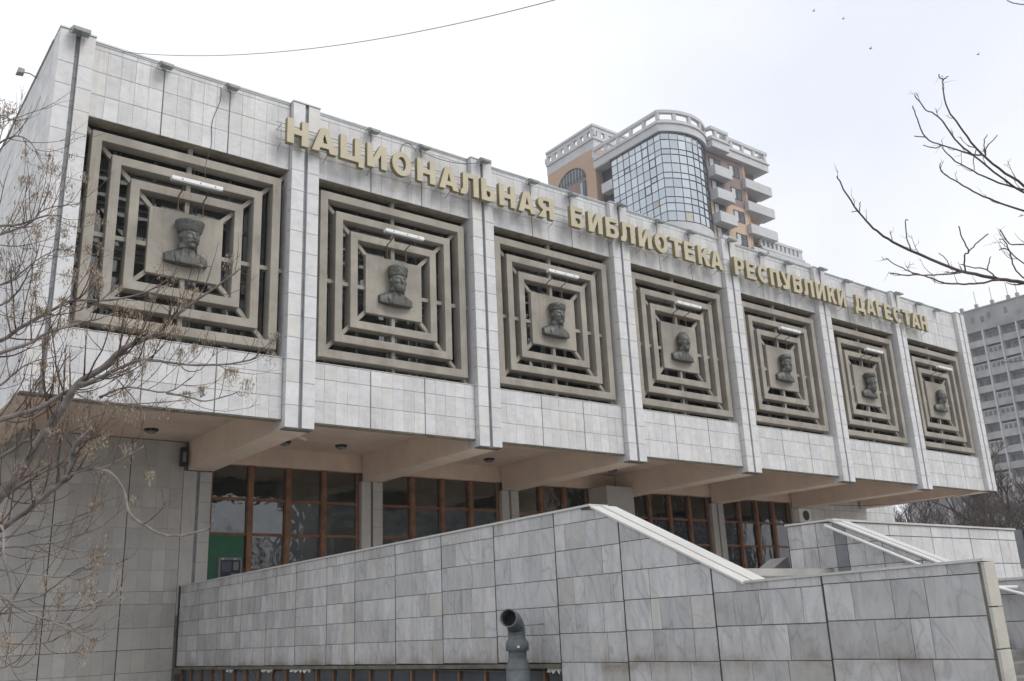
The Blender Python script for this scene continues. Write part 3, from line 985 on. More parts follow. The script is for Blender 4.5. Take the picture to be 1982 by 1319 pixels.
def glyph(c, W):
    h, s, b = H, SS, BB
    if c == 'Н':
        return [[(0, 0), (s, 0), (s, .29), (W - s, .29), (W - s, 0), (W, 0), (W, h), (W - s, h), (W - s, .45), (s, .45), (s, h), (0, h)]]
    if c == 'А':
        return [[(0, 0), (.21, 0), (.25, .13), (W - .25, .13), (W - .21, 0), (W, 0), (W / 2 + .13, h - .03), (W / 2 + .07, h), (W / 2 - .07, h), (W / 2 - .13, h - .03)], [(.295, .275), (W - .295, .275), (W / 2, .56)]]
    if c == 'Ц':
        return [[(0, h), (0, 0), (W - .17, 0), (W - .17, -.14), (W, -.14), (W, b), (W - .09, b), (W - .09, h), (W - .29, h), (W - .29, b), (s, b), (s, h)]]
    if c == 'И':
        return [[(0, 0), (.22, 0), (W - .19, .46), (W - .19, 0), (W, 0), (W, h), (W - .22, h), (.19, h - .46), (.19, h), (0, h)]]
    if c == 'О':
        return [arc(W / 2, h / 2, W / 2, h / 2 + .015, 0, 340, 17), arc(W / 2, h / 2, W / 2 - .19, h / 2 - .145, 0, 340, 17)]
    if c == 'Л':
        return [[(0, 0), (0, .145), (.05, .15), (.09, .22), (.10, h), (W, h), (W, 0), (W - s, 0), (W - s, h - b), (.29, h - b), (.285, .2), (.25, .07), (.16, 0)]]
    if c in ('Ь', 'Б'):
        top = [(0, 0), (0, h)] + ([(s, h), (s, .475)] if c == 'Ь' else [(W - .05, h), (W - .05, h - .15), (s, h - .15), (s, .475)])
        return [top + arc(W - .237, .2375, .237, .2375, 90, -90, 10), [(s, .14), (s, .335)] + arc(W - .27, .2375, .075, .0975, 90, -90, 6)]
    if c in ('Р', 'Я'):
        if c == 'Р':
            o = [(0, 0), (0, h)] + arc(W - .245, h - .245, .245, .245, 90, -90, 10) + [(s, h - .49), (s, 0)]
            i = [(s, h - .36), (s, h - .135)] + arc(W - .28, h - .2475, .08, .1125, 90, -90, 6)
            return [o, i]
        o = [(0, 0), (0, h)] + arc(W - .235, h - .225, .235, .225, 90, -70, 10) + [(W - .2, .27), (W, 0), (W - .24, 0), (s + .12, .28), (s, .28), (s, 0)]
        i = [(s, h - .33), (s, h - .125)] + arc(W - .28, h - .2275, .08, .1025, 90, -90, 6)
        return [[(W - x, y) for x, y in o], [(W - x, y) for x, y in i]]
    if c == 'Т':
        return [[(W / 2 - .1, 0), (W / 2 - .1, h - b), (0, h - b), (0, h), (W, h), (W, h - b), (W / 2 + .1, h - b), (W / 2 + .1, 0)]]
    if c == 'Е':
        return [[(0, 0), (0, h), (W - .02, h), (W - .02, h - .14), (s, h - .14), (s, .45), (W - .06, .45), (W - .06, .31), (s, .31), (s, .14), (W, .14), (W, 0)]]
    if c == 'К':
        return [[(0, 0), (0, h), (s, h), (s, .47), (.27, .48), (W - .24, h - .03), (W - .16, h), (W - .03, h), (W - .03, h - .14), (W - .1, h - .14), (W * .66, .40), (W, 0), (W - .24, 0), (W * .46, .3), (s, .31), (s, 0)]]
    if c == 'С':
        return [arc(W / 2, h / 2, W / 2, h / 2 + .015, 35, 325, 22) + arc(W / 2, h / 2, W / 2 - .19, h / 2 - .145, 318, 42, 18)]
    if c == 'П':
        return [[(0, 0), (0, h), (W, h), (W, 0), (W - s, 0), (W - s, h - b), (s, h - b), (s, 0)]]
    if c == 'У':
        return [[(0, h), (.22, h), (W / 2 + .02, .40), (W - .2, h), (W, h), (W / 2 + .13, .12), (W / 2 + .05, .02), (W / 2 - .05, 0), (.06, 0), (.06, .14), (W / 2 - .1, .15), (W / 2 - .08, .2)]]
    if c == 'Д':
        return [[(0, -.14), (0, .15), (.07, .15), (.12, .35), (.13, h), (W - .1, h), (W - .1, .15), (W, .15), (W, -.14), (W - .16, -.14), (W - .16, 0), (.16, 0), (.16, -.14)], [(.27, .15), (.31, .38), (.315, h - .14), (W - .3, h - .14), (W - .3, .15)]]
    if c == 'Г':
        return [[(0, 0), (0, h), (W, h), (W, h - b), (s, h - b), (s, 0)]]


LET = [('Н', 5.708, 6.332), ('А', 6.441, 7.192), ('Ц', 7.304, 8.044), ('И', 8.153, 8.796), ('О', 8.971, 9.627), ('Н', 9.829, 10.471), ('А', 10.601, 11.312), ('Л', 11.38, 12.064), ('Ь', 12.167, 12.708), ('Н', 12.864, 13.508), ('А', 13.623, 14.342), ('Я', 14.448, 15.113),
       ('Б', 15.854, 16.469), ('И', 16.639, 17.273), ('Б', 17.447, 18.06), ('Л', 18.154, 18.835), ('И', 19.031, 19.679), ('О', 19.853, 20.53), ('Т', 20.663, 21.34), ('Е', 21.417, 21.976), ('К', 22.168, 22.82), ('А', 22.87, 23.58),
       ('Р', 24.269, 24.865), ('Е', 24.986, 25.571), ('С', 25.703, 26.36), ('П', 26.479, 27.093), ('У', 27.2, 27.86), ('Б', 27.971, 28.57), ('Л', 28.684, 29.377), ('И', 29.538, 30.184), ('К', 30.353, 30.97), ('И', 31.092, 31.72),
       ('Д', 32.383, 33.146), ('А', 33.251, 33.972), ('Г', 34.09, 34.62), ('Е', 34.74, 35.328), ('С', 35.473, 36.159), ('Т', 36.284, 36.96), ('А', 36.999, 37.72), ('Н', 37.8, 38.42)]


def zbase(x):
    return 14.40 - 0.0053 * (x - 5.7)


sign = thing('facade_sign', (22, -0.2, 14.3), 'long sign of raised gold-beige capital letters across the library front', 'sign')
for c, a, b in LET:
    cu = bpy.data.curves.new('letter', 'CURVE')
    cu.dimensions = '2D'
    cu.fill_mode = 'BOTH'
    cu.extrude = 0.075
    for poly in glyph(c, b - a):
        sp = cu.splines.new('POLY')
        sp.points.add(len(poly) - 1)
        for pt, (x, y) in zip(sp.points, poly):
            pt.co = (x - (b - a) / 2, y, 0, 1)
        sp.use_cyclic_u = True
    tmp = bpy.data.objects.new('tmp', cu)
    COL.objects.link(tmp)
    dg = bpy.context.evaluated_depsgraph_get()
    me = bpy.data.meshes.new_from_object(tmp.evaluated_get(dg))
    bpy.data.objects.remove(tmp)
    bpy.data.curves.remove(cu)
    me.name = 'letter'
    me.materials.clear()
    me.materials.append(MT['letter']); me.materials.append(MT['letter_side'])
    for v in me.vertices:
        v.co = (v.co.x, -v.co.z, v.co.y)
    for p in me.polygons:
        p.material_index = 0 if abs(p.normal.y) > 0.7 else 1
        p.use_smooth = False
    o = bpy.data.objects.new('letter', me)
    reg(o, sign, Vector(((a + b) / 2, -0.21, zbase(a))))
    o['label'] = 'raised beige letter ' + c
for dz in (0.10, 0.36, 0.60):
    MB().tube([(5.45, -0.13, zbase(5.45) + dz), (38.5, -0.13, zbase(38.5) + dz)], 0.011, 6).build('mounting_rail', 'steel', sign)
for x in np.arange(5.6, 38.5, 1.37):
    z = zbase(x)
    MB().tube([(x, -0.13, z + 0.64), (x, -0.13, z - 0.02)], 0.010, 5).build('upright', 'steel', sign)
    yb = 0.0 if (x % 6) < 0.8 else PD
    MB().tube([(x, -0.13, z + 0.02), (x + 0.05, yb, z - 0.05)], 0.011, 5).build('stay', 'steel', sign)
    MB().tube([(x, -0.13, z + 0.58), (x + 0.03, yb, z + 0.58)], 0.011, 5).build('stay', 'steel', sign)

# ================================================================== FLOODLIGHTS
def floodlight(x, z, y, label, sc=1.0):
    t = thing('floodlight', (x, y, z), label, 'floodlight', 'floodlights along the library parapet')
    a = math.radians(14)
    m = MB()
    w = 0.19 * sc
    prof = [(-0.30, 0.02), (-0.32, -0.06), (-0.06, -0.10), (0.02, -0.05), (0.02, 0.07), (-0.05, 0.10)]
    pr_ = [Vector((x - w, y + p * sc * math.cos(a) - q * sc * math.sin(a), z + p * sc * math.sin(a) + q * sc * math.cos(a))) for p, q in prof]
    m.prism(pr_, Vector((2 * w, 0, 0)))
    m.build('housing', 'lampbody', t, bevel=0.01)
    m = MB()
    q0, q1 = pr_[1], pr_[2]
    nn = Vector((0, -math.sin(a) * 0.2, -1)).normalized() * 0.012
    e = Vector((0.03, 0, 0))
    m.hexa([q0 + e + nn, q1 + e + nn, q1 - e + nn + Vector((2 * w, 0, 0)), q0 - e + nn + Vector((2 * w, 0, 0))],
           [q0 + e + nn * 0.1, q1 + e + nn * 0.1, q1 - e + nn * 0.1 + Vector((2 * w, 0, 0)), q0 - e + nn * 0.1 + Vector((2 * w, 0, 0))])
    m.build('lens', 'lampglass', t)
    MB().tube([(x - w * 1.15, y - 0.1, z), (x - w * 1.15, y + 0.10, z - 0.02), (x + w * 1.15, y + 0.10, z - 0.02), (x + w * 1.15, y - 0.1, z)], 0.012, 5).build('yoke', 'steel', t)
    MB().box(x - 0.03, x + 0.03, y + 0.09, y + 0.22, z - 0.06, z + 0.02).build('bracket', 'steel', t)


NTH = ['first', 'second', 'third', 'fourth', 'fifth', 'sixth', 'seventh', 'eighth', 'ninth', 'tenth', 'eleventh', 'twelfth', 'thirteenth', 'fourteenth', 'fifteenth', 'sixteenth', 'seventeenth', 'eighteenth', 'nineteenth', 'twentieth', 'twenty-first', 'twenty-second']
spots = []
for i in range(NB + 1):
    if i not in (1, 7):
        spots.append((i * S + 0.41, 15.83, -0.10))
    if i < NB:
        spots.append((i * S + 2.50, 15.74, 0.05))
        spots.append((i * S + 4.24, 15.72, 0.05))
for k, (x, z, y) in enumerate(spots):
    floodlight(x, z, y, f'small grey floodlight on the parapet edge, {NTH[k]} from the left corner', 1.0 if k == 0 else 0.82)
# lamp on the left gable
t = thing('gable_lamp', (-0.3, 2.5, 15.8), 'grey floodlight on a bent arm at the left gable edge', 'floodlight')
MB().tube([(0.0, 2.5, 15.80), (-0.18, 2.45, 15.84), (-0.32, 2.4, 15.80)], 0.018, 6).build('arm', 'steel', t)
m = MB()
m.hexa([Vector(p) for p in ((-0.50, 2.3, 15.70), (-0.32, 2.33, 15.74), (-0.32, 2.33, 15.87), (-0.47, 2.3, 15.86))], [Vector(p) for p in ((-0.50, 2.5, 15.70), (-0.32, 2.53, 15.74), (-0.32, 2.53, 15.87), (-0.47, 2.5, 15.86))])
m.build('housing', 'lampbody', t, bevel=0.015)

# ================================================================== SOFFIT FITTINGS
for k, (x, y, wd) in enumerate(((4.46, 5.65, 'in the left end bay'), (8.61, 5.78, 'close to the white camera'), (10.48, 5.59, 'between the second and third beams'), (16.52, 5.68, 'between the third and fourth beams'), (22.71, 5.72, 'above the entrance pier'))):
    t = thing('ceiling_light', (x, y, 7.5), f'round dark ceiling light under the overhang {wd}', 'light', 'round ceiling lights under the overhang')
    m = MB()
    m.tube([(x, y, 7.529), (x, y, 7.50), (x, y, 7.46)], [0.20, 0.20, 0.17], 20)
    m.build('ring', 'black', t, smooth=False)
    MB().tube([(x, y, 7.459), (x, y, 7.42), (x, y, 7.395)], [0.155, 0.13, 0.06], 20).build('bowl', 'lampglass', t, smooth=True)
t = thing('security_camera', (8.56, 4.42, 7.4), 'small white tubular security camera under the overhang', 'camera')
MB().tube([(8.40, 4.36, 7.43), (8.56, 4.3, 7.36), (8.64, 4.27, 7.32)], 0.05, 10).build('barrel', 'white', t, smooth=False)
MB().tube([(8.50, 4.34, 7.40), (8.52, 4.5, 7.53)], 0.018, 6).build('bracket', 'white', t)
t = thing('wall_lantern', (5.85, 6.6, 6.9), 'narrow black lantern in the corner under the first beam', 'lamp')
MB().box(5.72, 5.90, 6.72, 6.92, 6.72, 7.30).build('body', 'black', t, bevel=0.02)
MB().box(5.76, 5.86, 6.70, 6.718, 6.85, 7.15).build('lens', 'lampglass', t)
# cable swag between two floodlights, and the loop beside
def swag(p, q, sag, n=16):
    p, q = Vector(p), Vector(q)
    return [p + (q - p) * (k / n) - Vector((0, 0, 4 * sag * (k / n) * (1 - k / n))) for k in range(n + 1)]
tag(MB().tube(swag((10.3, 0.1, 15.6), (12.25, -0.1, 15.72), 0.16), 0.010, 5).build('lamp_cable', 'cable'), 'thin cable sagging between parapet floodlights left of the third pilaster', 'cable')
tag(MB().tube([(10.0 + 0.28 * math.cos(a) - 0.2, 0.15, 15.45 + 0.32 * math.sin(a)) for a in np.linspace(0.4, 6.0, 18)], 0.009, 5).build('cable_loop', 'cable'), 'loop of spare cable hung by a floodlight over the second grille', 'cable')
tag(MB().tube(swag((36.2, 6.9, 6.95), (41.4, 0.6, 6.82), 0.35), 0.012, 5).build('overhang_cable', 'cable'), 'dark cable strung under the right end of the overhang', 'cable')
tag(MB().tube(swag((1.404, 0.4, 15.95), (5.479, -13.57, 10.949), 0.6, 40), 0.007, 5).build('overhead_wire', 'cable'), 'long thin wire sagging across the sky from the library roof', 'wire')
tag(MB().tube([(4.0 - 0.35 * k / 14 + 0.05 * math.sin(k * 0.9), 0.17 - 0.25 * max(0, k - 9) / 5, 15.7 - 2.9 * k / 14) for k in range(15)], 0.008, 5).build('drop_cable', 'cable'), 'thin cable dropping from the parapet to the first strip light', 'cable')

# air conditioner, cash machine
t = thing('air_conditioner', (36.7, 6.8, 6.1), 'white air conditioner unit on the wall right of the windows', 'air conditioner')
MB().box(36.15, 37.1, 6.66, 7.02, 5.95, 6.62).build('casing', 'white', t, bevel=0.02)
MB().tube([(36.68, 6.655, 6.28), (36.68, 6.64, 6.28)], 0.25, 20).build('fan_grille', 'black', t)
MB().box(36.1, 37.15, 6.6, 7.02, 5.88, 5.94).build('bracket', 'steel', t)
t = thing('cash_machine', (7.4, 6.95, 2.45), 'grey cash machine set in a dark green panel beside the windows', 'cash machine')
MB().box(6.82, 7.92, YW + 0.02, YW + 0.08, 2.45, 4.735).build('panel', 'green', t)
fx0, fx1, fz0, fz1 = 7.12, 7.86, 3.42, 4.06
fr = MB()
fr.box(fx0, fx1, YW - 0.07, YW + 0.018, fz1 - 0.09, fz1)
fr.box(fx0, fx1, YW - 0.07, YW + 0.018, fz0, fz0 + 0.06)
fr.box(fx0, fx0 + 0.07, YW - 0.07, YW + 0.018, fz0 + 0.06, fz1 - 0.09)
fr.box(fx1 - 0.05, fx1, YW - 0.07, YW + 0.018, fz0 + 0.06, fz1 - 0.09)
fr.build('surround', 'atm', t)
MB().box(fx0 + 0.07, fx1 - 0.05, YW - 0.005, YW + 0.017, fz0 + 0.06, fz1 - 0.09).build('recess', 'black', t)
MB().box(fx0 + 0.12, fx0 + 0.42, YW - 0.02, YW - 0.007, fz0 + 0.22, fz1 - 0.14).build('screen', 'screen', t)
MB().box(fx0 + 0.48, fx1 - 0.09, YW - 0.03, YW - 0.007, fz0 + 0.26, fz1 - 0.13).build('card_slot', 'atm', t)
MB().box(fx0 + 0.40, fx1 - 0.08, YW - 0.09, YW - 0.007, fz0 + 0.09, fz0 + 0.16).build('shelf', 'atm', t)
MB().box(fx0 + 0.10, fx0 + 0.17, YW - 0.074, YW - 0.071, fz1 - 0.06, fz1 - 0.04).build('lamp', 'white', t)
MB().box(fx1 - 0.26, fx1 - 0.19, YW - 0.074, YW - 0.071, fz1 - 0.06, fz1 - 0.04).build('lamp', 'white', t)

# ================================================================== TERRACE AND STAIRS
X0, X1 = 6.0, 12.0
tilt = lambda y: 0.0087 * (7.0 - y)
MB_t = MB()
MB_t.box(6.36, 45, -11.0, YW - 0.1, 2.2, 2.45)
MB_t.box(19.2, 45, -2.0, -1.8, 0, 2.2)
tag(MB_t.build('terrace_floor', 'terrace'), 'stone terrace in front of the library entrance', kind='structure')
st = thing('entrance_stairs', (9.2, -13.5, 0), 'broad stone steps rising between the marble stair walls', 'stairs')
nst = 16
for k in range(nst):
    z1 = 2.45 - (k + 1) * 2.45 / (nst + 1)
    y0 = -11.0 - k * 0.33
    MB().box(6.37, 11.98, y0 - 0.35, y0 - 0.002, 0, z1).build('step', 'step_stone', st)


def clip_poly(poly, fn):
    """keep the part of poly (list of (a,z)) with fn(a,z) >= 0"""
    out = []
    for k in range(len(poly)):
        p, q = poly[k], poly[(k + 1) % len(poly)]
        fp, fq = fn(*p), fn(*q)
        if fp >= 0: out.append(p)
        if (fp >= 0) != (fq >= 0):
            t = fp / (fp - fq)
            out.append((p[0] + (q[0] - p[0]) * t, p[1] + (q[1] - p[1]) * t))
    return out


def top_line(y):
    """underside of the coping along the stair wall"""
    if y > -11.02:
        return 3.20 + tilt(y)
    if y > -13.72:
        return 3.318 + (-11.02 - y) * (2.04 - 3.318) / 2.70
    return 2.075 - (y + 13.72) * 0.012


swall = thing('stair_wall', (6.1, -5, 0), 'long grey veined marble wall beside the stairs with a sloping white coping', 'wall')
prof = [(6.93, 0.99 + 0.0), (6.93, top_line(6.93) - 0.01), (-11.02, top_line(-11.0) - 0.01), (-13.72, top_line(-13.72) - 0.01), (-16.70, top_line(-16.7) - 0.01), (-16.70, 0), (-10.10, 0), (-10.10, 0.99 + tilt(-10.1))]
core = MB()
core.prism([Vector((X0 + 0.016, y, z)) for y, z in prof], Vector((0.19, 0, 0)))
core.build('wall_core', 'mortar_mid', swall)
MB().box(X0 + 0.215, X0 + 0.35, -11.0, 6.9, 2.2, 3.2).build('inner_face', 'marble_wall', swall)
JY = [6.93, 5.33, 3.90, 2.31, 0.77, -0.86, -2.41, -3.67, -5.29, -6.92, -8.53, -10.12, -11.56, -13.20, -14.83, -16.68]
COURSE = [-0.23, 0.18, 0.58, 0.98, 1.39, 1.80, 2.20, 2.605, 3.00, 3.40]
rg = random.Random(21)
rect, odd = [], []
for j in range(len(JY) - 1):
    ya, yb = JY[j] - 0.011, JY[j + 1] + 0.011       # ya > yb
    ym = (ya + yb) / 2
    for r in range(len(COURSE) - 1):
        if COURSE[r] < 0.9 and ym > -10.1:
            continue
        za, zb_ = COURSE[r] + tilt(ym), COURSE[r + 1] + tilt(ym)
        if zb_ < 0.1: continue
        za = max(za, 0.02)
        n = rg.choice([3, 4, 4, 5]) if j < 11 else rg.choice([3, 4])
        cuts = [0] + sorted(min(1 - 0.12, max(0.12, (k + 1 + rg.uniform(-0.33, 0.33)) / n)) for k in range(n - 1)) + [1]
        for a, b in zip(cuts[:-1], cuts[1:]):
            p0, p1 = ya + (yb - ya) * a - 0.0025, ya + (yb - ya) * b + 0.0025
            if p0 - p1 < 0.08: continue
            poly = [(p0, za + 0.005), (p1, za + 0.005), (p1, zb_ - 0.005), (p0, zb_ - 0.005)]
            if min(top_line(p0), top_line(p1)) >= zb_ - 0.006 and not (p0 > -11.02 > p1) and not (p0 > -13.72 > p1):
                rect.append(((X0, (p0 + p1) / 2, (za + zb_) / 2), p0 - p1, zb_ - za - 0.010))
            else:
                pl = poly
                ymid = (p0 + p1) / 2
                if p0 > -11.02 and p1 > -11.02:
                    pl = clip_poly(pl, lambda y, z: 3.20 + tilt(y) - z)
                elif p1 < -13.72 and p0 <= -13.72:
                    pl = clip_poly(pl, lambda y, z: top_line(y) - z)
                else:
                    pl = clip_poly(pl, lambda y, z: 3.318 + (-11.02 - y) * (2.04 - 3.318) / 2.70 - z) if p0 <= -10.9 and p1 > -13.72 else clip_poly(pl, lambda y, z: min(3.318, top_line(y)) - z)
                    if p0 > -11.02 > p1:
                        pl = clip_poly(pl, lambda y, z: 3.20 + tilt(y) - z)
                if len(pl) >= 3 and max(q[1] for q in pl) - min(q[1] for q in pl) > 0.03:
                    odd.append(pl)
lay_slabs('wall_slab', rect, 'marble_wall', swall, 'x', 300, 'far_wall_slabs', 31)
for pl in odd:
    m = MB()
    m.prism([Vector((X0 + rg.uniform(-0.002, 0.002), y, z)) for y, z in pl], Vector((THK, 0, 0)))
    m.build('wall_slab', 'marble_wall', swall)
for yy in JY[1:-1]:
    zt_ = top_line(yy) - 0.015
    MB().box(X0 + 0.006, X0 + 0.0155, yy - 0.0105, yy + 0.0105, (1.0 + tilt(yy)) if yy > -10 else 0.03, zt_).build('open_joint', 'mortar_dark', swall)
# copings
c = MB()
ys = np.linspace(6.93, -11.0, 19)
for a, b in zip(ys[:-1], ys[1:]):
    za, zb_ = top_line(a) + 0.002, top_line(b) + 0.002
    m = MB()
    m.hexa([Vector((5.975, a - 0.003, za)), Vector((6.37, a - 0.003, za)), Vector((6.37, b + 0.003, zb_)), Vector((5.975, b + 0.003, zb_))],
           [Vector((5.975, a - 0.003, za + 0.035)), Vector((6.37, a - 0.003, za + 0.035)), Vector((6.37, b + 0.003, zb_ + 0.035)), Vector((5.975, b + 0.003, zb_ + 0.035))])
    m.build('coping_slab', 'marble_white', swall)


def slope_coping(x, wd, parent, inward):
    """two parallel raking slabs running down beside the steps"""
    y0, y1 = -11.02, -13.72
    z0, z1 = 3.325, 2.055
    up = Vector((0, 0.43, 0.9)).normalized() * 0.045
    for (a, b, dz) in ((-0.025, 0.205, 0.0), (0.215, wd, 0.012)):
        xa, xb = (x + a, x + b) if inward > 0 else (x - a, x - b)
        n = 4
        for k in range(n):
            t0, t1 = k / n + 0.002, (k + 1) / n - 0.002
            P = lambda xx, t: Vector((xx, y0 + (y1 - y0) * t, z0 + (z1 - z0) * t + dz))
            m = MB()
            q = [P(xa, t0), P(xb, t0), P(xb, t1), P(xa, t1)]
            m.hexa(q, [v + up for v in q])
            m.build('raking_coping', 'marble_white', parent)


slope_coping(X0, 0.52, swall, 1)
m = MB()
m.prism([Vector((6.215, y, z)) for y, z in ((-11.0, 2.0), (-11.0, 3.31), (-13.72, 2.04), (-13.72, 1.0))], Vector((0.28, 0, 0)))
m.build('stringer', 'marble_wall', swall)
ysl = [-13.735, -14.7, -15.7, -16.74]
for a, b in zip(ysl[:-1], ysl[1:]):
    za, zb_ = top_line(a) + 0.002, top_line(b) + 0.002
    m = MB()
    m.hexa([Vector((5.98, a - 0.002, za)), Vector((6.235, a - 0.002, za)), Vector((6.235, b + 0.002, zb_)), Vector((5.98, b + 0.002, zb_))],
           [Vector((5.98, a - 0.002, za + 0.028)), Vector((6.235, a - 0.002, za + 0.028)), Vector((6.235, b + 0.002, zb_ + 0.028)), Vector((5.98, b + 0.002, zb_ + 0.028))])
    m.build('coping_slab', 'marble_white', swall)
for a, b in zip((2.10, 1.67, 1.27, 0.86, 0.45), (1.678, 1.278, 0.868, 0.458, 0.01)):
    MB().box(6.0, 6.222, -16.735, -16.702, b, a - 0.004).build('end_slab', 'marble_cream', swall)

# basement window band under the stair wall
MB().box(5.985, 6.2, 6.935, 7.045, 0.9, 3.24).build('end_joint', 'mortar_dark', swall)
bw = thing('basement_window', (6.1, -1.5, 0), 'dark basement window strip under the long marble stair wall', 'window')
MB().box(6.04, 6.20, -10.1, 6.93, 0.985, 1.0).build('head', 'mortar', bw)
lg = MB()
for a, b in zip(JY[:11], JY[1:12]):
    ya, yb = a, b
    lg.hexa([Vector((5.97, ya, 0.90 + tilt(ya))), Vector((6.2, ya, 0.90 + tilt(ya))), Vector((6.2, yb, 0.90 + tilt(yb))), Vector((5.97, yb, 0.90 + tilt(yb)))],
            [Vector((5.97, ya, 0.965 + tilt(ya))), Vector((6.2, ya, 0.965 + tilt(ya))), Vector((6.2, yb, 0.965 + tilt(yb))), Vector((5.97, yb, 0.965 + tilt(yb)))])
lg.build('ledge', 'mortar', bw)
for k, y in enumerate(np.arange(6.8, -9.9, -0.78)):
    MB().box(6.10, 6.16, y - 0.03, y + 0.03, 0.05, 0.9 + tilt(y)).build('mullion', 'wood', bw)
    MB().box(6.14, 6.148, y - 0.74, y - 0.04, 0.06, 0.88 + tilt(y)).build('pane', 'p_glass', bw)
MB().box(6.05, 6.2, -10.1, 6.93, 0.0, 0.05).build('sill', 'mortar', bw)
for y, w in ((3.2, 0.5), (1.0, 0.7), (-0.6, 1.1), (-9.75, 0.55)):
    m = MB()
    n = 10
    vsx = []
    for k in range(n + 1):
        yy = y - w * k / n
        vsx += [(6.03 + 0.01 * math.sin(k * 2.1), yy, 0.895 + tilt(yy)), (6.02 + 0.02 * math.sin(k * 1.7), yy, 0.895 + tilt(yy) - 0.05 - 0.035 * math.sin(k * 2.9))]
    m.add(vsx, [(2 * k, 2 * k + 1, 2 * k + 3, 2 * k + 2) for k in range(n)])
    m.build('torn_film', 'white', bw)

# vent pipe
vp = thing('vent_pipe', (5.6, -9.6, 0), 'grey plastic vent pipe with an open elbow in front of the stair wall', 'pipe')
px, py, DZ = 5.58, -9.60, 0.13
def ring_pipe(pts, rad, name, n=24):
    return MB().tube(pts, rad, n, caps=False).build(name, 'pvc', vp, smooth=True)
ring_pipe([(px, py, 0.0), (px, py, DZ + 0.93), (px, py, DZ + 0.935)], [0.185, 0.185, 0.18], 'stack')
ring_pipe([(px, py, DZ + 0.93), (px, py, DZ + 0.95), (px, py, DZ + 1.06), (px, py, DZ + 1.08)], [0.19, 0.19, 0.145, 0.14], 'reducer')
ring_pipe([(px, py, DZ + 1.06), (px, py, DZ + 1.20)], [0.138, 0.138], 'pipe')
ring_pipe([(px, py, DZ + 1.19), (px, py, DZ + 1.195), (px, py, DZ + 1.31), (px, py, DZ + 1.36), (px, py, DZ + 1.37)], [0.14, 0.178, 0.178, 0.145, 0.14], 'collar')
dirv = Vector((-0.62, -0.45, 0.55)).normalized()
hv = Vector((-0.80, -0.60, 0.12)).normalized()
p0 = Vector((px, py, DZ + 1.36)); p1 = Vector((px, py, DZ + 1.52)); p2 = p1 + dirv * 0.22; p3 = p2 + hv * 0.05; p4 = p2 + hv * 0.25
ring_pipe([p0, p1, p1 + (Vector((0, 0, 1)) + dirv).normalized() * 0.03, p2, p3, p4], [0.132, 0.132, 0.132, 0.132, 0.134, 0.134], 'elbow')
ring_pipe([p4, p4 - hv * 0.004], [0.134, 0.118], 'rim')
ring_pipe([p4 - hv * 0.002, p2 - hv * 0.02], [0.118, 0.118], 'bore')
m = MB(); m.tube([p2 - hv * 0.02, p2 - hv * 0.03], 0.118, 20); m.build('bore_end', 'black', vp)
MB().tube([(px + 0.1, py - 0.02, DZ + 1.56), (px + 0.25, py - 0.12, DZ + 1.565), (6.0, py - 0.15, DZ + 1.57)], 0.012, 6).build('wall_tie', 'steel', vp)
MB().box(px - 0.12, px - 0.08, py - 0.165, py - 0.155, DZ + 1.24, DZ + 1.27).build('sticker', 'white', vp)
for zz in (1.02, 1.12, 1.16, 1.44, 1.49):
    ring_pipe([(px, py, DZ + zz), (px, py, DZ + zz + 0.012)], [0.142, 0.142], 'rib')

# right stair wall and terrace front wall
rwall = thing('far_stair_wall', (12.1, -12, 0), 'marble wall on the far side of the stairs with raking coping', 'wall')
core = MB()
core.prism([Vector((X1 + 0.018, y, z)) for y, z in ((-10.08, 0), (-10.08, 3.31), (-11.02, 3.31), (-13.72, 2.04), (-19.0, 2.06), (-19.0, 0))], Vector((0.30, 0, 0)))
core.build('wall_core', 'mortar', rwall)
rs, ro = [], []
JR = [-10.08, -10.72, -11.10, -11.35, -12.05, -12.75, -13.5, -14.4, -15.3, -16.2, -17.1, -18.0, -19.0]
for j in range(len(JR) - 1):
    ya, yb = JR[j] - 0.004, JR[j + 1] + 0.004
    for za, zb_ in zip((1.0, 1.42, 1.83, 2.18, 2.46, 2.86), (1.42, 1.83, 2.18, 2.46, 2.86, 3.305)):
        nn = 2 if ya - yb > 0.6 else 1
        for q in range(nn):
            a, b = ya + (yb - ya) * q / nn - 0.003, ya + (yb - ya) * (q + 1) / nn + 0.003
            pl = [(a, za + 0.006), (b, za + 0.006), (b, zb_ - 0.006), (a, zb_ - 0.006)]
            pl = clip_poly(pl, lambda y, z: (3.305 if y > -11.02 else (3.31 + (-11.02 - y) * (2.04 - 3.31) / 2.7 if y > -13.72 else 2.04)) - z) if a > -11.0 or b < -13.73 else clip_poly(pl, lambda y, z: 3.31 + (-11.02 - y) * (2.04 - 3.31) / 2.7 - z)
            if len(pl) >= 3 and max(k[1] for k in pl) - min(k[1] for k in pl) > 0.02:
                m = MB()
                m.prism([Vector((X1 + rg.uniform(-0.002, 0.002), y, z)) for y, z in pl], Vector((0.018, 0, 0)))
                dk = (j == 2)
                m.build('wall_slab', 'marble_dark' if dk else 'marble_wall', rwall)
slope_coping(X1, 0.50, rwall, 1)
MB().box(11.965, 12.40, -19.0, -13.735, 2.045, 2.085).build('coping_slab', 'marble_white', rwall)
hr = MB()
hr.tube([(11.90, -11.0, 3.235), (11.90, -12.74, 2.39), (11.90, -13.62, 1.96), (11.90, -14.3, 1.93)], 0.028, 8)
for y, z in ((-11.5, 2.98), (-12.5, 2.50), (-13.4, 2.06)):
    hr.tube([(11.90, y, z), (11.95, y, z - 0.07), (12.02, y, z - 0.07)], 0.012, 6)
tag(hr.build('handrail', 'white', None, smooth=True), 'white tubular handrail along the far stair wall', 'handrail')
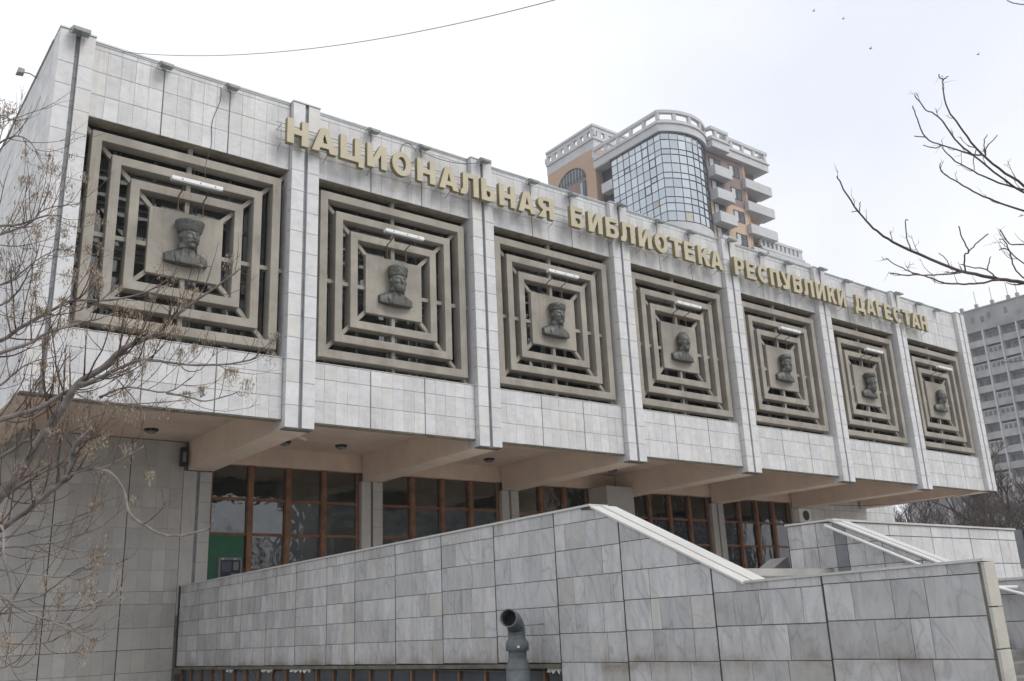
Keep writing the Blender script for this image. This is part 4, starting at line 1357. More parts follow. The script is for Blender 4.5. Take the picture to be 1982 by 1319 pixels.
tag(MB().tube([(11.86, -13.62, 1.93), (11.86, -14.05, 1.93), (11.86, -14.45, 1.80)], 0.025, 8).build('lower_handrail', 'white', None, smooth=True), 'bent white rail end low on the far stair wall', 'handrail')

twall = thing('terrace_front_wall', (15.5, -11, 0), 'pale marble terrace wall running right from the stairs', 'wall')
MB().box(12.33, 19.22, -11.08, -10.08, 0, 3.31).build('wall_core', 'mortar', twall)
tf = []
for (a, b) in ((12.33, 13.9), (13.9, 15.5), (15.5, 17.1), (17.1, 18.4), (18.4, 19.22)):
    n = max(2, round((b - a) / 0.42))
    tw = (b - a - 0.02) / n
    for za, zb_ in zip((0.9, 1.32, 1.74, 2.15, 2.56, 3.08), (1.32, 1.74, 2.15, 2.56, 3.08, 3.31)):
        for k in range(n):
            tf.append(((a + 0.01 + (k + 0.5) * tw, -11.10, (za + zb_) / 2), tw - 0.006, zb_ - za - 0.014))
lay_slabs('front_slab', tf, 'marble', twall, 'y', 300, 'far_front_slabs', 41)
for a in np.arange(11.97, 19.2, 1.21):
    MB().box(a + 0.003, min(a + 1.207, 19.26), -11.135, -10.05, 3.313, 3.352).build('coping_slab', 'marble_white', twall)
# sloping plinth by the last window and the dark gate at the right
tag(MB().prism([Vector((11.9, -9.6, 2.45)), Vector((12.6, -9.6, 2.45)), Vector((12.6, -9.6, 2.77)), Vector((12.48, -9.6, 2.75)), Vector((11.9, -9.6, 2.47))], Vector((0, 0.4, 0))).build('stone_ramp_cheek', 'step_stone'), 'low sloping stone cheek behind the far stair wall', 'ramp')
gt = thing('metal_gate', (20.5, -10.6, 0), 'dark sheet-metal gate at the right end of the terrace wall', 'gate')
MB().box(19.30, 19.62, -10.9, -10.7, 0, 3.42).build('post', 'gate', gt)
for k in range(5):
    MB().box(19.64 + k * 0.62, 20.24 + k * 0.62, -10.84, -10.80, 0.1, 3.38).build('sheet', 'gate2', gt)
    MB().box(20.225 + k * 0.62, 20.275 + k * 0.62, -10.87, -10.845, 0.1, 3.40).build('rib', 'gate', gt)

# ================================================================== TOWER
tw_ = thing('apartment_tower', (88, 60, 0), 'tall modern tower with curved blue glass corner, ochre walls and pale balconies', 'building')
TX, TY = 78.41, 50.0
AXE, CH, SAG = 87.1, 8.69, 1.55
rad = (CH * CH / 4 + SAG * SAG) / (2 * SAG)
acx, acy = TX + CH / 2, TY + rad - SAG
half = math.asin(CH / 2 / rad)


def arc_pt(t, off=0.0):
    a = -half + 2 * half * t
    return (acx + (rad + off) * math.sin(a), acy - (rad + off) * math.cos(a))


zr = [61.27]
for d in (1.02, 1.32, .77, 1.22, 1.32, .82, 1.25, 1.32, .85, 1.12, 1.33):
    zr.append(zr[-1] - d)
GB = zr[-1]
# glazed faces: each pane an object
NL, NR = 8, 8
yl = np.linspace(TY, 59.05, NL + 1)
open_l = {(2, 1), (1, 3), (2, 6), (1, 5), (5, 2), (5, 9)}
for k in range(NL):
    for r in range(len(zr) - 1):
        if zr[r] < 52.5 and k > 4:
            continue
        y0, y1 = yl[k] + 0.03, yl[k + 1] - 0.03
        m = MB().box(TX + 0.03, TX + 0.05, y0, y1, zr[r + 1] + 0.03, zr[r] - 0.03)
        o = m.build('pane', 't_glass' if (k, r) != (1, 8) else 'room', tw_)
        o.rotation_euler = (0, R_.gauss(0, 0.004), R_.gauss(0, 0.006))
for k in range(NR):
    p, q = arc_pt(k / NR), arc_pt((k + 1) / NR)
    d = Vector((q[0] - p[0], q[1] - p[1], 0)); L = d.length; d /= L
    n = Vector((-d.y, d.x, 0))
    for r in range(len(zr) - 1):
        a = Vector((p[0], p[1], 0)) + d * 0.03 + n * 0.04
        b = Vector((q[0], q[1], 0)) - d * 0.03 + n * 0.04
        m = MB()
        z0, z1 = zr[r + 1] + 0.03, zr[r] - 0.03
        fr_ = [Vector((a.x, a.y, z0)), Vector((b.x, b.y, z0)), Vector((b.x, b.y, z1)), Vector((a.x, a.y, z1))]
        m.hexa(fr_, [v + n * 0.02 for v in fr_])
        o = m.build('pane', 't_glass' if (k, r) != (2, 10) else 'room', tw_)
        o.rotation_euler = (R_.gauss(0, 0.004), 0, R_.gauss(0, 0.008))
for y in yl:
    MB().box(TX - 0.02, TX + 0.08, y - 0.026, y + 0.026, GB, zr[0]).build('mullion', 't_frame', tw_)
for k in range(NR + 1):
    p = arc_pt(k / NR)
    MB().tube([(p[0], p[1], GB), (p[0], p[1], zr[0])], 0.034, 6).build('mullion', 't_frame', tw_)
for z in zr:
    MB().box(TX - 0.015, TX + 0.07, TY, 59.05, z - 0.032, z + 0.032).build('transom', 't_frame', tw_)
    MB().tube([(*arc_pt(k / 24), z) for k in range(25)], 0.038, 6).build('transom', 't_frame', tw_)
for (k, r) in open_l:
    y0, y1 = yl[k], yl[k + 1]
    for (ya, yb, za, zb_) in ((y0, y0 + .09, zr[r + 1], zr[r]), (y1 - .09, y1, zr[r + 1], zr[r]), (y0, y1, zr[r + 1], zr[r + 1] + .09), (y0, y1, zr[r] - .09, zr[r])):
        MB().box(TX - 0.03, TX - 0.016, ya, yb, za, zb_).build('casement_frame', 't_frame', tw_)
# core behind glass, walls
core = MB()
core.box(TX + 0.3, 87.0, 51.0, 59.0, 0, 61.3)
core.build('dark_core', 't_frame', tw_)
m = MB()
pl = [Vector((TX, TY, 0))] + [Vector((*arc_pt(k / 16), 0)) for k in range(1, 17)] + [Vector((87.1, 55, 0)), Vector((TX, 55, 0))]
m.prism(pl, Vector((0, 0, GB - 0.08)))
m.build('podium_wall', 't_white', tw_)
MB().box(87.12, 95.1, TY, 62, 54.42, 61.3).build('upper_wall', 't_brown', tw_)
MB().box(87.12, 95.1, TY, 62, 0, 54.40).build('lower_wall', 't_peach', tw_)
MB().box(94.75, 95.12, TY - 0.03, TY - 0.002, 0, 61.25).build('corner_strip', 't_orange', tw_)
MB().box(95.14, 99.0, 51.4, 62, 54.42, 61.3).build('loggia_wall', 't_brown', tw_)
MB().box(95.14, 99.0, 51.4, 62, 0, 54.40).build('loggia_wall', 't_peach', tw_)
# cornice band and balustrade following the plan
path = [(TX - 0.35, 62.05), (TX - 0.35, TY - 0.15)] + [arc_pt(k / 16, 0.35) for k in range(1, 16)] + [(87.0, 49.75), (87.05, 48.6), (90.55, 48.6), (90.6, 49.35), (99.9, 49.35), (99.9, 53)]


def offset_band(path, d0, d1, z0, z1, name, mat):
    m = MB()
    n = len(path)
    P = [Vector((*p, 0)) for p in path]
    nor = []
    for k in range(n):
        ts = []
        if k > 0: ts.append((P[k] - P[k - 1]).normalized())
        if k < n - 1: ts.append((P[k + 1] - P[k]).normalized())
        ns = [Vector((-t.y, t.x, 0)) for t in ts]
        if len(ns) == 2:
            nor.append((ns[0] + ns[1]) / max(0.3, 1 + ns[0].dot(ns[1])))
        else:
            nor.append(ns[0])
    vs, fs = [], []
    for k in range(n):
        for d, z in ((d0, z0), (d1, z0), (d1, z1), (d0, z1)):
            q = P[k] + nor[k] * d
            vs.append((q.x, q.y, z))
    for k in range(n - 1):
        for e in range(4):
            a, b = k * 4 + e, k * 4 + (e + 1) % 4
            fs.append((a, b, b + 4, a + 4))
    fs += [(3, 2, 1, 0), tuple(4 * (n - 1) + e for e in range(4))]
    m.add(vs, fs)
    return m.build(name, mat, tw_)


offset_band(path, 0.0, 0.5, 61.3, 62.35, 'cornice_band', 't_white')
offset_band(path, -0.18, 0.5, 62.36, 62.52, 'cornice_ledge', 't_white')
offset_band(path, 0.05, 0.4, 62.53, 62.95, 'balustrade_base', 't_white')
offset_band(path, -0.05, 0.45, 63.88, 64.32, 'balustrade_rail', 't_white')
# balusters between
def posts_along(path, step, w, z0, z1):
    acc = 0.0
    for k in range(len(path) - 1):
        p, q = Vector((*path[k], 0)), Vector((*path[k + 1], 0))
        L = (q - p).length
        s = acc
        while s < L:
            c = p + (q - p) * (s / L)
            t = (q - p).normalized(); n = Vector((-t.y, t.x, 0))
            e = [c - t * w + n * 0.02, c + t * w + n * 0.02, c + t * w + n * 0.38, c - t * w + n * 0.38]
            MB().hexa([Vector((v.x, v.y, z0)) for v in e], [Vector((v.x, v.y, z1)) for v in e]).build('baluster', 't_white', tw_)
            s += step
        acc = s - L
posts_along(path, 2.42, 0.24, 62.955, 63.875)
MB().box(TX, 99.6, TY + 0.3, 62, 61.32, 61.6).build('tower_roof', 't_white', tw_)
MB().box(87.1, 90.5, 48.68, TY + 0.2, 61.31, 62.2).build('cornice_bump', 't_white', tw_)
MB().box(90.55, 99.8, 49.42, 51.6, 61.31, 61.7).build('cornice_soffit', 't_white', tw_)
# soffit slab under the cornice over the left recess, balconies there
MB().box(TX - 0.3, TX + 1.5, 59.1, 62.05, 61.18, 61.29).build('cornice_soffit', 't_white', tw_)
MB().box(TX + 1.3, TX + 1.6, 59.1, 62.1, 0, 61.2).build('recess_wall', 't_frame', tw_)
for z in (57.2, 53.8):
    MB().box(TX, TX + 1.3, 59.1, 61.2, z, z + 1.4).build('balcony', 't_white', tw_)
# ochre wing
wing = MB()
wing.box(TX, TX + 16, 62.1, 72.15, 0, 64.62)
wing.build('ochre_wing', 't_orange', tw_)
wp = [(TX - 0.02, 72.2), (TX - 0.02, 62.08), (TX + 16, 62.08)]
offset_band(wp, 0.0, 0.4, 64.63, 66.0, 'wing_cornice', 't_white')
offset_band(wp, -0.2, 0.4, 66.01, 66.2, 'wing_ledge', 't_white')
offset_band(wp, 0.0, 0.4, 66.21, 66.6, 'wing_parapet', 't_white')
offset_band(wp, 0.0, 0.4, 67.45, 68.0, 'wing_parapet', 't_white')
offset_band(wp, -0.15, 0.4, 68.01, 68.35, 'wing_rail', 't_white')
posts_along(wp, 1.42, 0.40, 66.605, 67.445)
# arched window on the wing: recessed brown field, glazed arch
m = MB()
n = 20
arcp = [(67.05 + 2.98 * math.cos(math.pi * k / n), 60.9 + 2.4 * math.sin(math.pi * k / n)) for k in range(n + 1)]
m.prism([Vector((TX - 0.02, y, z)) for y, z in [(70.03, 55.0)] + arcp + [(64.07, 55.0)]], Vector((0.015, 0, 0)))
m.build('arch_field', 't_brown', tw_)
m = MB()
m.prism([Vector((TX - 0.05, y, z)) for y, z in [(69.9, 61.0)] + [(67.05 + 2.85 * math.cos(math.pi * k / n), 61.0 + 2.2 * math.sin(math.pi * k / n)) for k in range(n + 1)][1:]], Vector((0.025, 0, 0)))
aw = m.build('arched_window', 'p_glass', tw_)
for k in range(1, 9):
    y = 64.2 + k * 0.634
    top = 61.0 + 2.2 * math.sqrt(max(0, 1 - ((y - 67.05) / 2.85) ** 2))
    MB().box(TX - 0.09, TX - 0.052, y - 0.05, y + 0.05, 61.0, max(61.05, top)).build('glazing_bar', 'aluminium', aw)
MB().tube([(TX - 0.07, 67.05 + 2.88 * math.cos(math.pi * k / n), 61.0 + 2.23 * math.sin(math.pi * k / n)) for k in range(n + 1)], 0.09, 5).build('arch_frame', 't_frame', aw)
MB().box(TX - 0.09, TX - 0.052, 64.2, 69.9, 61.35, 61.45).build('glazing_bar', 't_frame', aw)


def flat_window(x0, x1, y, z0, z1, parent, fm='t_frame', gm='p_glass', pane2=True):
    f = MB()
    f.box(x0, x1, y - 0.05, y - 0.003, z1 - 0.12, z1); f.box(x0, x1, y - 0.05, y - 0.003, z0, z0 + 0.10)
    f.box(x0, x0 + 0.12, y - 0.05, y - 0.003, z0 + 0.1, z1 - 0.12); f.box(x1 - 0.12, x1, y - 0.05, y - 0.003, z0 + 0.1, z1 - 0.12)
    xm = x0 + (x1 - x0) * 0.55
    f.box(xm - 0.06, xm + 0.06, y - 0.05, y - 0.003, z0 + 0.1, z1 - 0.12)
    f.box(xm + 0.06, x1 - 0.12, y - 0.05, y - 0.003, z0 + (z1 - z0) * 0.66, z0 + (z1 - z0) * 0.66 + 0.08)
    w = f.build('window', fm, parent)
    MB().box(x0 + 0.12, x1 - 0.12, y - 0.02, y - 0.004, z0 + 0.1, z1 - 0.12).build('pane', gm, w)
    if pane2:
        MB().box(x0 + 0.2, x0 + (x1 - x0) * 0.4, y - 0.024, y - 0.021, z0 + 0.12, z1 - 0.16).build('blind', 't_white', w)


for k in range(5):
    z = 60.55 - 3.37 * k
    flat_window(87.65, 90.05, TY, z - 1.75, z, tw_)
    flat_window(91.65, 93.92, TY, z - 1.68, z, tw_)
    b = MB()
    zb_ = 57.30 - 3.37 * k
    b.box(87.2, 90.6, 48.72, TY - 0.06, zb_, zb_ + 0.14)
    b.box(87.2, 90.6, 48.72, 48.84, zb_ + 0.14, zb_ + 1.45)
    b.box(87.2, 87.32, 48.85, TY - 0.06, zb_ + 0.14, zb_ + 1.45)
    b.box(90.48, 90.6, 48.85, TY - 0.06, zb_ + 0.14, zb_ + 1.45)
    b.build('balcony', 't_white', tw_)
    b = MB()
    zb_ = 57.50 - 3.37 * k
    b.box(94.2, 99.9, 49.30, 51.4, zb_, zb_ + 0.14)
    b.box(94.2, 99.9, 49.30, 49.42, zb_ + 0.14, zb_ + 1.35)
    b.box(94.2, 94.32, 49.43, TY - 0.04, zb_ + 0.14, zb_ + 1.35)
    b.box(99.78, 99.9, 49.43, 53, zb_ + 0.14, zb_ + 1.35)
    b.build('balcony', 't_white', tw_)
    MB().box(95.6, 96.7, 51.34, 51.398, zb_ + 0.2, zb_ + 2.4).build('balcony_door', 'p_glass', tw_)
# window on the wing beside the arch
wv = MB()
wv.box(TX - 0.06, TX - 0.022, 64.12, 65.4, 57.9, 60.55)
ww = wv.build('window', 't_frame', tw_)
MB().box(TX - 0.085, TX - 0.063, 64.22, 64.72, 58.0, 60.45).build('pane', 'p_glass', ww)
MB().box(TX - 0.085, TX - 0.063, 64.82, 65.3, 58.0, 60.45).build('pane', 'aluminium', ww)
# lower annex with balustrade
MB().box(95.2, 106.3, 53.0, 62, 0, 49.2).build('annex', 't_white', tw_)
an = [(97.0, 50.0), (106.2, 50.0), (106.2, 56)]
MB().box(95.2, 106.3, 50.05, 52.99, 0, 49.2).build('annex', 't_white', tw_)
offset_band(an, -0.2, 0.4, 49.21, 49.4, 'annex_ledge', 't_white')
offset_band(an, 0.0, 0.3, 49.41, 49.75, 'annex_parapet', 't_white')
offset_band(an, -0.05, 0.35, 50.65, 51.05, 'annex_rail', 't_white')
posts_along(an, 0.95, 0.26, 49.755, 50.645)
MB().box(97.0, 106.3, 49.0, 50.0, 47.6, 48.6).build('annex_band', 't_white', tw_)

# ================================================================== PANEL BLOCK AT THE RIGHT
pb = thing('panel_apartment_block', (168, 45, 0), 'tall stained grey concrete apartment block with recessed balconies', 'building')
PX = 165.0
MB().box(PX + 1.0, PX + 14, 20, 74, 0, 53.5).build('wall', 'p_wall', pb)
MB().box(PX - 0.05, PX + 0.99, 20, 74, 49.42, 53.5).build('attic_wall', 'p_wall', pb)
MB().box(PX - 0.2, PX + 1.2, 19.9, 74.1, 53.51, 53.75).build('roof_edge', 'p_wall', pb)
fins = [53.56 + 3.0 * k for k in range(-8, 7)]
for y in fins:
    MB().box(PX - 0.3, PX + 0.99, y - 0.13, y + 0.13, 0, 49.41).build('fin', 'p_fin', pb)
for f in range(12):
    zt = 49.42 - 2.81 * f
    for k, y in enumerate(fins[:-1]):
        if y < 38 or y > 60:
            continue
        ya, yb = y + 0.14, y + 2.86
        MB().box(PX - 0.08, PX + 0.98, ya, yb, zt - 2.90, zt - 1.70).build('balcony_front', 'p_wall2', pb)
        glz = R_.random() < 0.42
        if glz:
            MB().box(PX + 0.02, PX + 0.06, ya, yb, zt - 1.69, zt - 0.5).build('balcony_glazing', 'p_wall2', pb)
            for q in range(3):
                MB().box(PX - 0.02, PX + 0.015, ya + 0.2 + q * 0.8, ya + 0.75 + q * 0.8, zt - 1.55, zt - 0.75).build('window', 'b_glass', pb)
        else:
            s = R_.uniform(0.25, 0.5)
            MB().box(PX + 0.93, PX + 0.995, ya + s, ya + s + 1.25, zt - 1.75, zt - 0.45).build('window', 'b_glass', pb)
            MB().box(PX + 0.93, PX + 0.995, ya + s + 1.4, ya + s + 2.0, zt - 2.3, zt - 0.4).build('balcony_door', 'b_glass', pb)
for y, z in ((54.6, 51.7), (51.6, 51.9), (52.9, 51.5), (48.6, 52.0)):
    MB().box(PX - 0.08, PX - 0.052, y, y + 0.62, z - 0.6, z + 0.5).build('vent_window', 'b_glass', pb)
for y in (56.8, 54.0, 51.1, 48.2, 46.6):
    MB().box(PX + 0.2, PX + 0.8, y - 0.25, y + 0.25, 53.76, 54.6).build('roof_vent', 'p_wall', pb)
    if y < 56:
        MB().tube([(PX + 0.5, y, 54.6), (PX + 0.5, y + 0.05, 57.2)], 0.06, 5).build('aerial', 'steel', pb)
tag(MB().tube(swag((60, 6, 17.2), (165, 30, 47), 2.0, 20), 0.05, 4).build('far_wire', 'cable'), 'faint wire crossing in front of the grey apartment block', 'wire')

# ================================================================== TREES
def smooth_path(pts, n=4):
    P = [Vector(p) for p in pts]
    out = []
    for k in range(len(P) - 1):
        a, b = P[max(k - 1, 0)], P[k]
        c, d = P[k + 1], P[min(k + 2, len(P) - 1)]
        for q in range(n):
            t = q / n
            out.append(0.5 * ((2 * b) + (c - a) * t + (2 * a - 5 * b + 4 * c - d) * t * t + (3 * b - a - 3 * c + d) * t ** 3))
    out.append(P[-1])
    return out


def grow(mb, rg, p, d, L, r, up=0.25, wig=0.12, n=7, sides=5, r_end=0.35):
    """one curved twig; returns its points"""
    pts = [p.copy()]
    d = d.normalized()
    for k in range(n):
        d = (d + Vector((rg.gauss(0, wig), rg.gauss(0, wig), rg.gauss(0, wig) + up / n * 1.6))).normalized()
        pts.append(pts[-1] + d * (L / n))
    mb.tube(pts, [r * (1 - (1 - r_end) * k / n) for k in range(n + 1)], sides, caps=False)
    return pts


def seed_cluster(mb, rg, p, n, size):
    """a drooping panicle of winged seeds"""
    for k in range(n):
        c = p + Vector((rg.gauss(0, size * 0.42), rg.gauss(0, size * 0.42), -abs(rg.gauss(0, size * 1.1)) + size * 0.25))
        ln, wd = rg.uniform(0.022, 0.042), rg.uniform(0.0045, 0.009)
        a = Vector((rg.gauss(0, 0.45), rg.gauss(0, 0.45), -1)).normalized()
        b = a.orthogonal().normalized()
        b = (Matrix.Rotation(rg.uniform(0, 6.28), 3, a) @ b)
        e = a.cross(b) * 0.0012
        mb.add([c - a * ln * 0.5, c + b * wd * 0.5 + e, c + a * ln * 0.5, c - b * wd * 0.5 - e], [(0, 1, 2, 3)])


def guided_tree(name, label, guides, trunk, depth0, seed, seeds=True, twig_mat='twig', dens=1.0, tw=(0.25, 0.7), r_main='bark'):
    rg = random.Random(seed)
    t = thing(name, trunk[0], label, 'tree')
    big, twm, sd_ = MB(), MB(), MB()
    big.tube(smooth_path(trunk[:-1]), trunk[-1], 12) if False else None
    tp = smooth_path(trunk[0:-2], 4)
    n = len(tp)
    big.tube(tp, [trunk[-2] + (trunk[-1] - trunk[-2]) * k / (n - 1) for k in range(n)], 12)
    big.build('trunk', r_main, t, smooth=True)
    limbs = MB()
    for (pts, d0, d1, w0, w1, tws) in guides:
        m_ = len(pts)
        P = [unproj(u, v, d0 + (d1 - d0) * k / (m_ - 1)) for k, (u, v) in enumerate(pts)]
        path_ = smooth_path(P, 4)
        # natural wobble in depth
        for k, q in enumerate(path_):
            q += AX_F * ((0.03 if seeds else 0.008) * math.sin(k * 0.6 + d0 * 5)) + Vector((rg.gauss(0, 0.0018), rg.gauss(0, 0.0018), rg.gauss(0, 0.0018)))
        dm = (d0 + d1) / 2
        r0, r1 = (0.74 if seeds else 0.62) * w0 * dm / FPX / 2, (0.8 if seeds else 0.72) * w1 * dm / FPX / 2
        nn = len(path_)
        limbs.tube(path_, [r0 + (r1 - r0) * k / (nn - 1) for k in range(nn)], 8 if w0 > 8 else 6)
        L = sum((path_[k + 1] - path_[k]).length for k in range(nn - 1))
        cnt = int(L * 7.0 * dens * tws)
        for c in range(cnt):
            f_ = 0.12 + 0.88 * (c + rg.random()) / max(cnt, 1)
            k = min(int(f_ * (nn - 1)), nn - 2)
            p = path_[k]
            td = (path_[k + 1] - path_[k]).normalized()
            side = td.cross(AX_F).normalized() * (1 if rg.random() < 0.5 else -1)
            d = td * rg.uniform(0.5, 1.0) + side * rg.uniform(0.3, 0.9) + AX_F * rg.gauss(0, 0.5)
            ln = rg.uniform(*tw) * (1.1 - 0.5 * f_)
            rr = max(0.0032 if seeds else 0.0024, (r0 + (r1 - r0) * f_) * rg.uniform(0.3, 0.55))
            tp_ = grow(twm, rg, p, d, ln, min(rr, 0.009), up=0.85, wig=0.075)
            for e in range(rg.choice([1, 2, 2, 3])):
                kk = rg.randint(2, 6)
                q = tp_[kk]
                d2 = (tp_[kk] - tp_[kk - 1]).normalized() + Vector((rg.gauss(0, .6), rg.gauss(0, .6), rg.gauss(0.15, .5)))
                t2 = grow(twm, rg, q, d2, ln * rg.uniform(0.22, 0.5), min(rr, 0.008) * 0.6, up=0.5, wig=0.18, n=5, sides=4)
                for z in range(rg.choice([0, 0, 1, 2])):
                    grow(twm, rg, t2[rg.randint(1, 5)], (t2[-1] - t2[0]).normalized() + Vector((rg.gauss(0, .8), rg.gauss(0, .8), rg.gauss(0.1, .7))), rg.uniform(0.03, 0.09), 0.0014, up=0.1, wig=0.3, n=4, sides=3)
            if seeds and rg.random() < seeds:
                seed_cluster(sd_, rg, tp_[-1 if rg.random() < .6 else rg.randint(3, 6)], rg.randint(45, 120), rg.uniform(0.04, 0.085))
    limbs.build('limbs', r_main, t, smooth=True)
    if twm.v:
        twm.build('twigs', twig_mat, t, kind='stuff')
    if sd_.v:
        sd_.build('seed_clusters', 'seed', t, kind='stuff')
    return t


LG = [  # photo points of the main limbs, start and end distance, start and end thickness in photo pixels, twig density
    ([(-60, 1040), (0, 958), (44, 909), (84, 840), (121, 787), (155, 743), (194, 714), (233, 680), (267, 663), (300, 644), (340, 613), (400, 567), (464, 520)], 8.6, 7.8, 30, 4, 0.9),
    ([(155, 743), (170, 741), (211, 721), (269, 699), (300, 698), (334, 703), (400, 707), (484, 697), (503, 672)], 8.2, 7.6, 12, 3, 0.9),
    ([(-40, 700), (0, 685), (48, 667), (80, 651), (111, 639), (155, 625), (194, 617), (228, 605)], 8.0, 8.4, 11, 3, 1.0),
    ([(-30, 672), (12, 653), (44, 634), (97, 602), (136, 583), (218, 581), (284, 564), (335, 535)], 8.8, 8.2, 12, 3, 1.0),
    ([(-40, 446), (0, 439), (29, 435), (58, 428), (97, 418), (116, 416)], 8.0, 8.0, 8, 3, 1.5),
    ([(-40, 470), (0, 455), (58, 430), (80, 413), (107, 399), (155, 395)], 8.3, 8.1, 7, 2, 1.6),
    ([(-40, 830), (0, 813), (32, 803), (80, 789), (121, 762), (150, 750)], 8.4, 8.3, 16, 9, 1.2),
    ([(-50, 1060), (0, 1026), (47, 990), (109, 945), (125, 927), (140, 880), (152, 855), (175, 830)], 8.2, 7.6, 18, 7, 0.9),
    ([(109, 945), (125, 927), (156, 911), (192, 909), (218, 916), (236, 949), (250, 989), (276, 1014), (305, 1034), (349, 1036), (373, 1033), (405, 1023), (415, 1005)], 7.9, 7.3, 10, 4, 0.10),
    ([(192, 909), (225, 895), (250, 882), (275, 866)], 7.7, 7.6, 6, 3, 0.3),
    ([(-20, 1150), (0, 1155), (30, 1163), (75, 1155), (110, 1132), (150, 1102), (167, 1100)], 7.8, 7.4, 7, 3, 0.45),
    ([(-20, 1140), (20, 1170), (60, 1185), (105, 1205), (130, 1207), (165, 1195), (203, 1162)], 7.5, 7.2, 6, 3, 0.45),
    ([(105, 1203), (120, 1215), (150, 1223), (190, 1215), (226, 1190)], 7.3, 7.1, 5, 2, 0.3),
    ([(-20, 1238), (0, 1240), (60, 1247), (97, 1243), (130, 1225), (168, 1207)], 7.8, 7.5, 6, 3, 0.4),
    ([(-20, 1185), (0, 1186), (60, 1184), (120, 1182), (170, 1172), (205, 1160)], 8.0, 7.7, 6, 3, 0.5),
    ([(-20, 1040), (0, 1042), (40, 1035), (90, 1020), (140, 1003), (185, 985)], 8.3, 8.0, 8, 2, 0.8),
    ([(-20, 1075), (0, 1060), (50, 1058), (110, 1050), (150, 1035), (177, 1027)], 8.0, 7.8, 6, 2, 0.8),
    ([(-20, 1100), (0, 1100), (50, 1112), (100, 1118), (140, 1110), (180, 1085), (200, 1075)], 7.9, 7.6, 6, 2, 0.6),
    ([(-20, 1010), (5, 1030), (12, 1080), (17, 1140), (18, 1203)], 7.6, 7.4, 7, 4, 0.4),
    ([(-20, 1300), (15, 1290), (45, 1270), (62, 1250)], 7.5, 7.4, 5, 2, 0.6),
    ([(-20, 1265), (20, 1290), (50, 1285), (70, 1265)], 7.6, 7.4, 5, 2, 0.6),
    ([(-30, 980), (10, 960), (60, 930), (110, 900), (150, 895)], 8.8, 8.4, 9, 3, 1.2),
    ([(-30, 900), (10, 880), (60, 850), (100, 845), (150, 830), (190, 800)], 8.9, 8.5, 10, 3, 1.2),
    ([(-40, 780), (0, 745), (30, 720), (70, 700), (110, 690)], 8.4, 8.2, 7, 2, 1.2),
    ([(-40, 560), (0, 550), (40, 530), (80, 500), (110, 480)], 8.5, 8.2, 7, 2, 1.3),
    ([(-40, 600), (0, 590), (40, 560), (60, 520), (75, 470)], 8.6, 8.3, 7, 2, 1.3),
    ([(-40, 330), (0, 280), (25, 262), (60, 275), (78, 305)], 8.2, 8.0, 6, 2, 1.2),
    ([(-40, 260), (0, 225), (20, 232)], 8.2, 8.0, 6, 2, 1.6),
    ([(143, 760), (180, 775), (230, 782), (300, 780), (350, 775)], 8.0, 7.7, 6, 2, 0.8),
    ([(211, 721), (240, 745), (270, 790), (280, 815)], 8.0, 7.9, 4, 2, 0.8),
    ([(320, 762), (370, 770), (400, 776), (445, 765), (462, 758)], 7.7, 7.6, 5, 2, 0.5),
    ([(190, 770), (250, 750), (320, 760), (370, 730)], 8.0, 7.8, 7, 2, 1.0),
]
gx = unproj(-420, 1000, 8.8)
trunkL = [(gx.x - 0.1, gx.y, 0.0), (gx.x - 0.05, gx.y + 0.05, 1.0), (gx.x, gx.y, 2.0), tuple(unproj(-300, 1100, 8.8)), tuple(unproj(-150, 1090, 8.7)), tuple(unproj(-60, 1040, 8.6)), 0.13, 0.06]
lt = guided_tree('seed_tree', 'leafless tree hung with dry brown seed clusters at the left edge', LG, trunkL, 8, 5, seeds=0.6, dens=1.35, tw=(0.32, 0.85))
# connecting limbs from the trunk to the branches that leave the frame
mm = MB()
for (u, v, d) in ((-40, 700, 8.0), (-30, 672, 8.8), (-40, 446, 8.0), (-40, 470, 8.3), (-40, 830, 8.4), (-20, 1150, 7.8), (-20, 1238, 7.8), (-20, 1185, 8.0), (-20, 1040, 8.3), (-20, 1075, 8.0), (-20, 1100, 7.9), (-30, 980, 8.8), (-30, 900, 8.9), (-40, 780, 8.4), (-40, 560, 8.5), (-40, 600, 8.6), (-40, 330, 8.2), (-40, 260, 8.2), (-20, 1300, 7.5), (-20, 1265, 7.6), (-20, 1010, 7.6), (-50, 1060, 8.2), (-20, 1140, 7.5)):
    a = Vector(trunkL[2]) + Vector((0, 0, 0.5 * (1319 - v) / 1000))
    e = unproj(u, v, d)
    mid = a.lerp(e, 0.5) + Vector((0, 0, -0.12 if v > 1000 else 0.1))
    mm.tube(smooth_path([a, mid, e], 5), [0.035, 0.03, 0.027, 0.024, 0.022, 0.02, 0.019, 0.018, 0.017, 0.016, 0.015], 6)
mm.build('hidden_limbs', 'bark', lt, smooth=True)

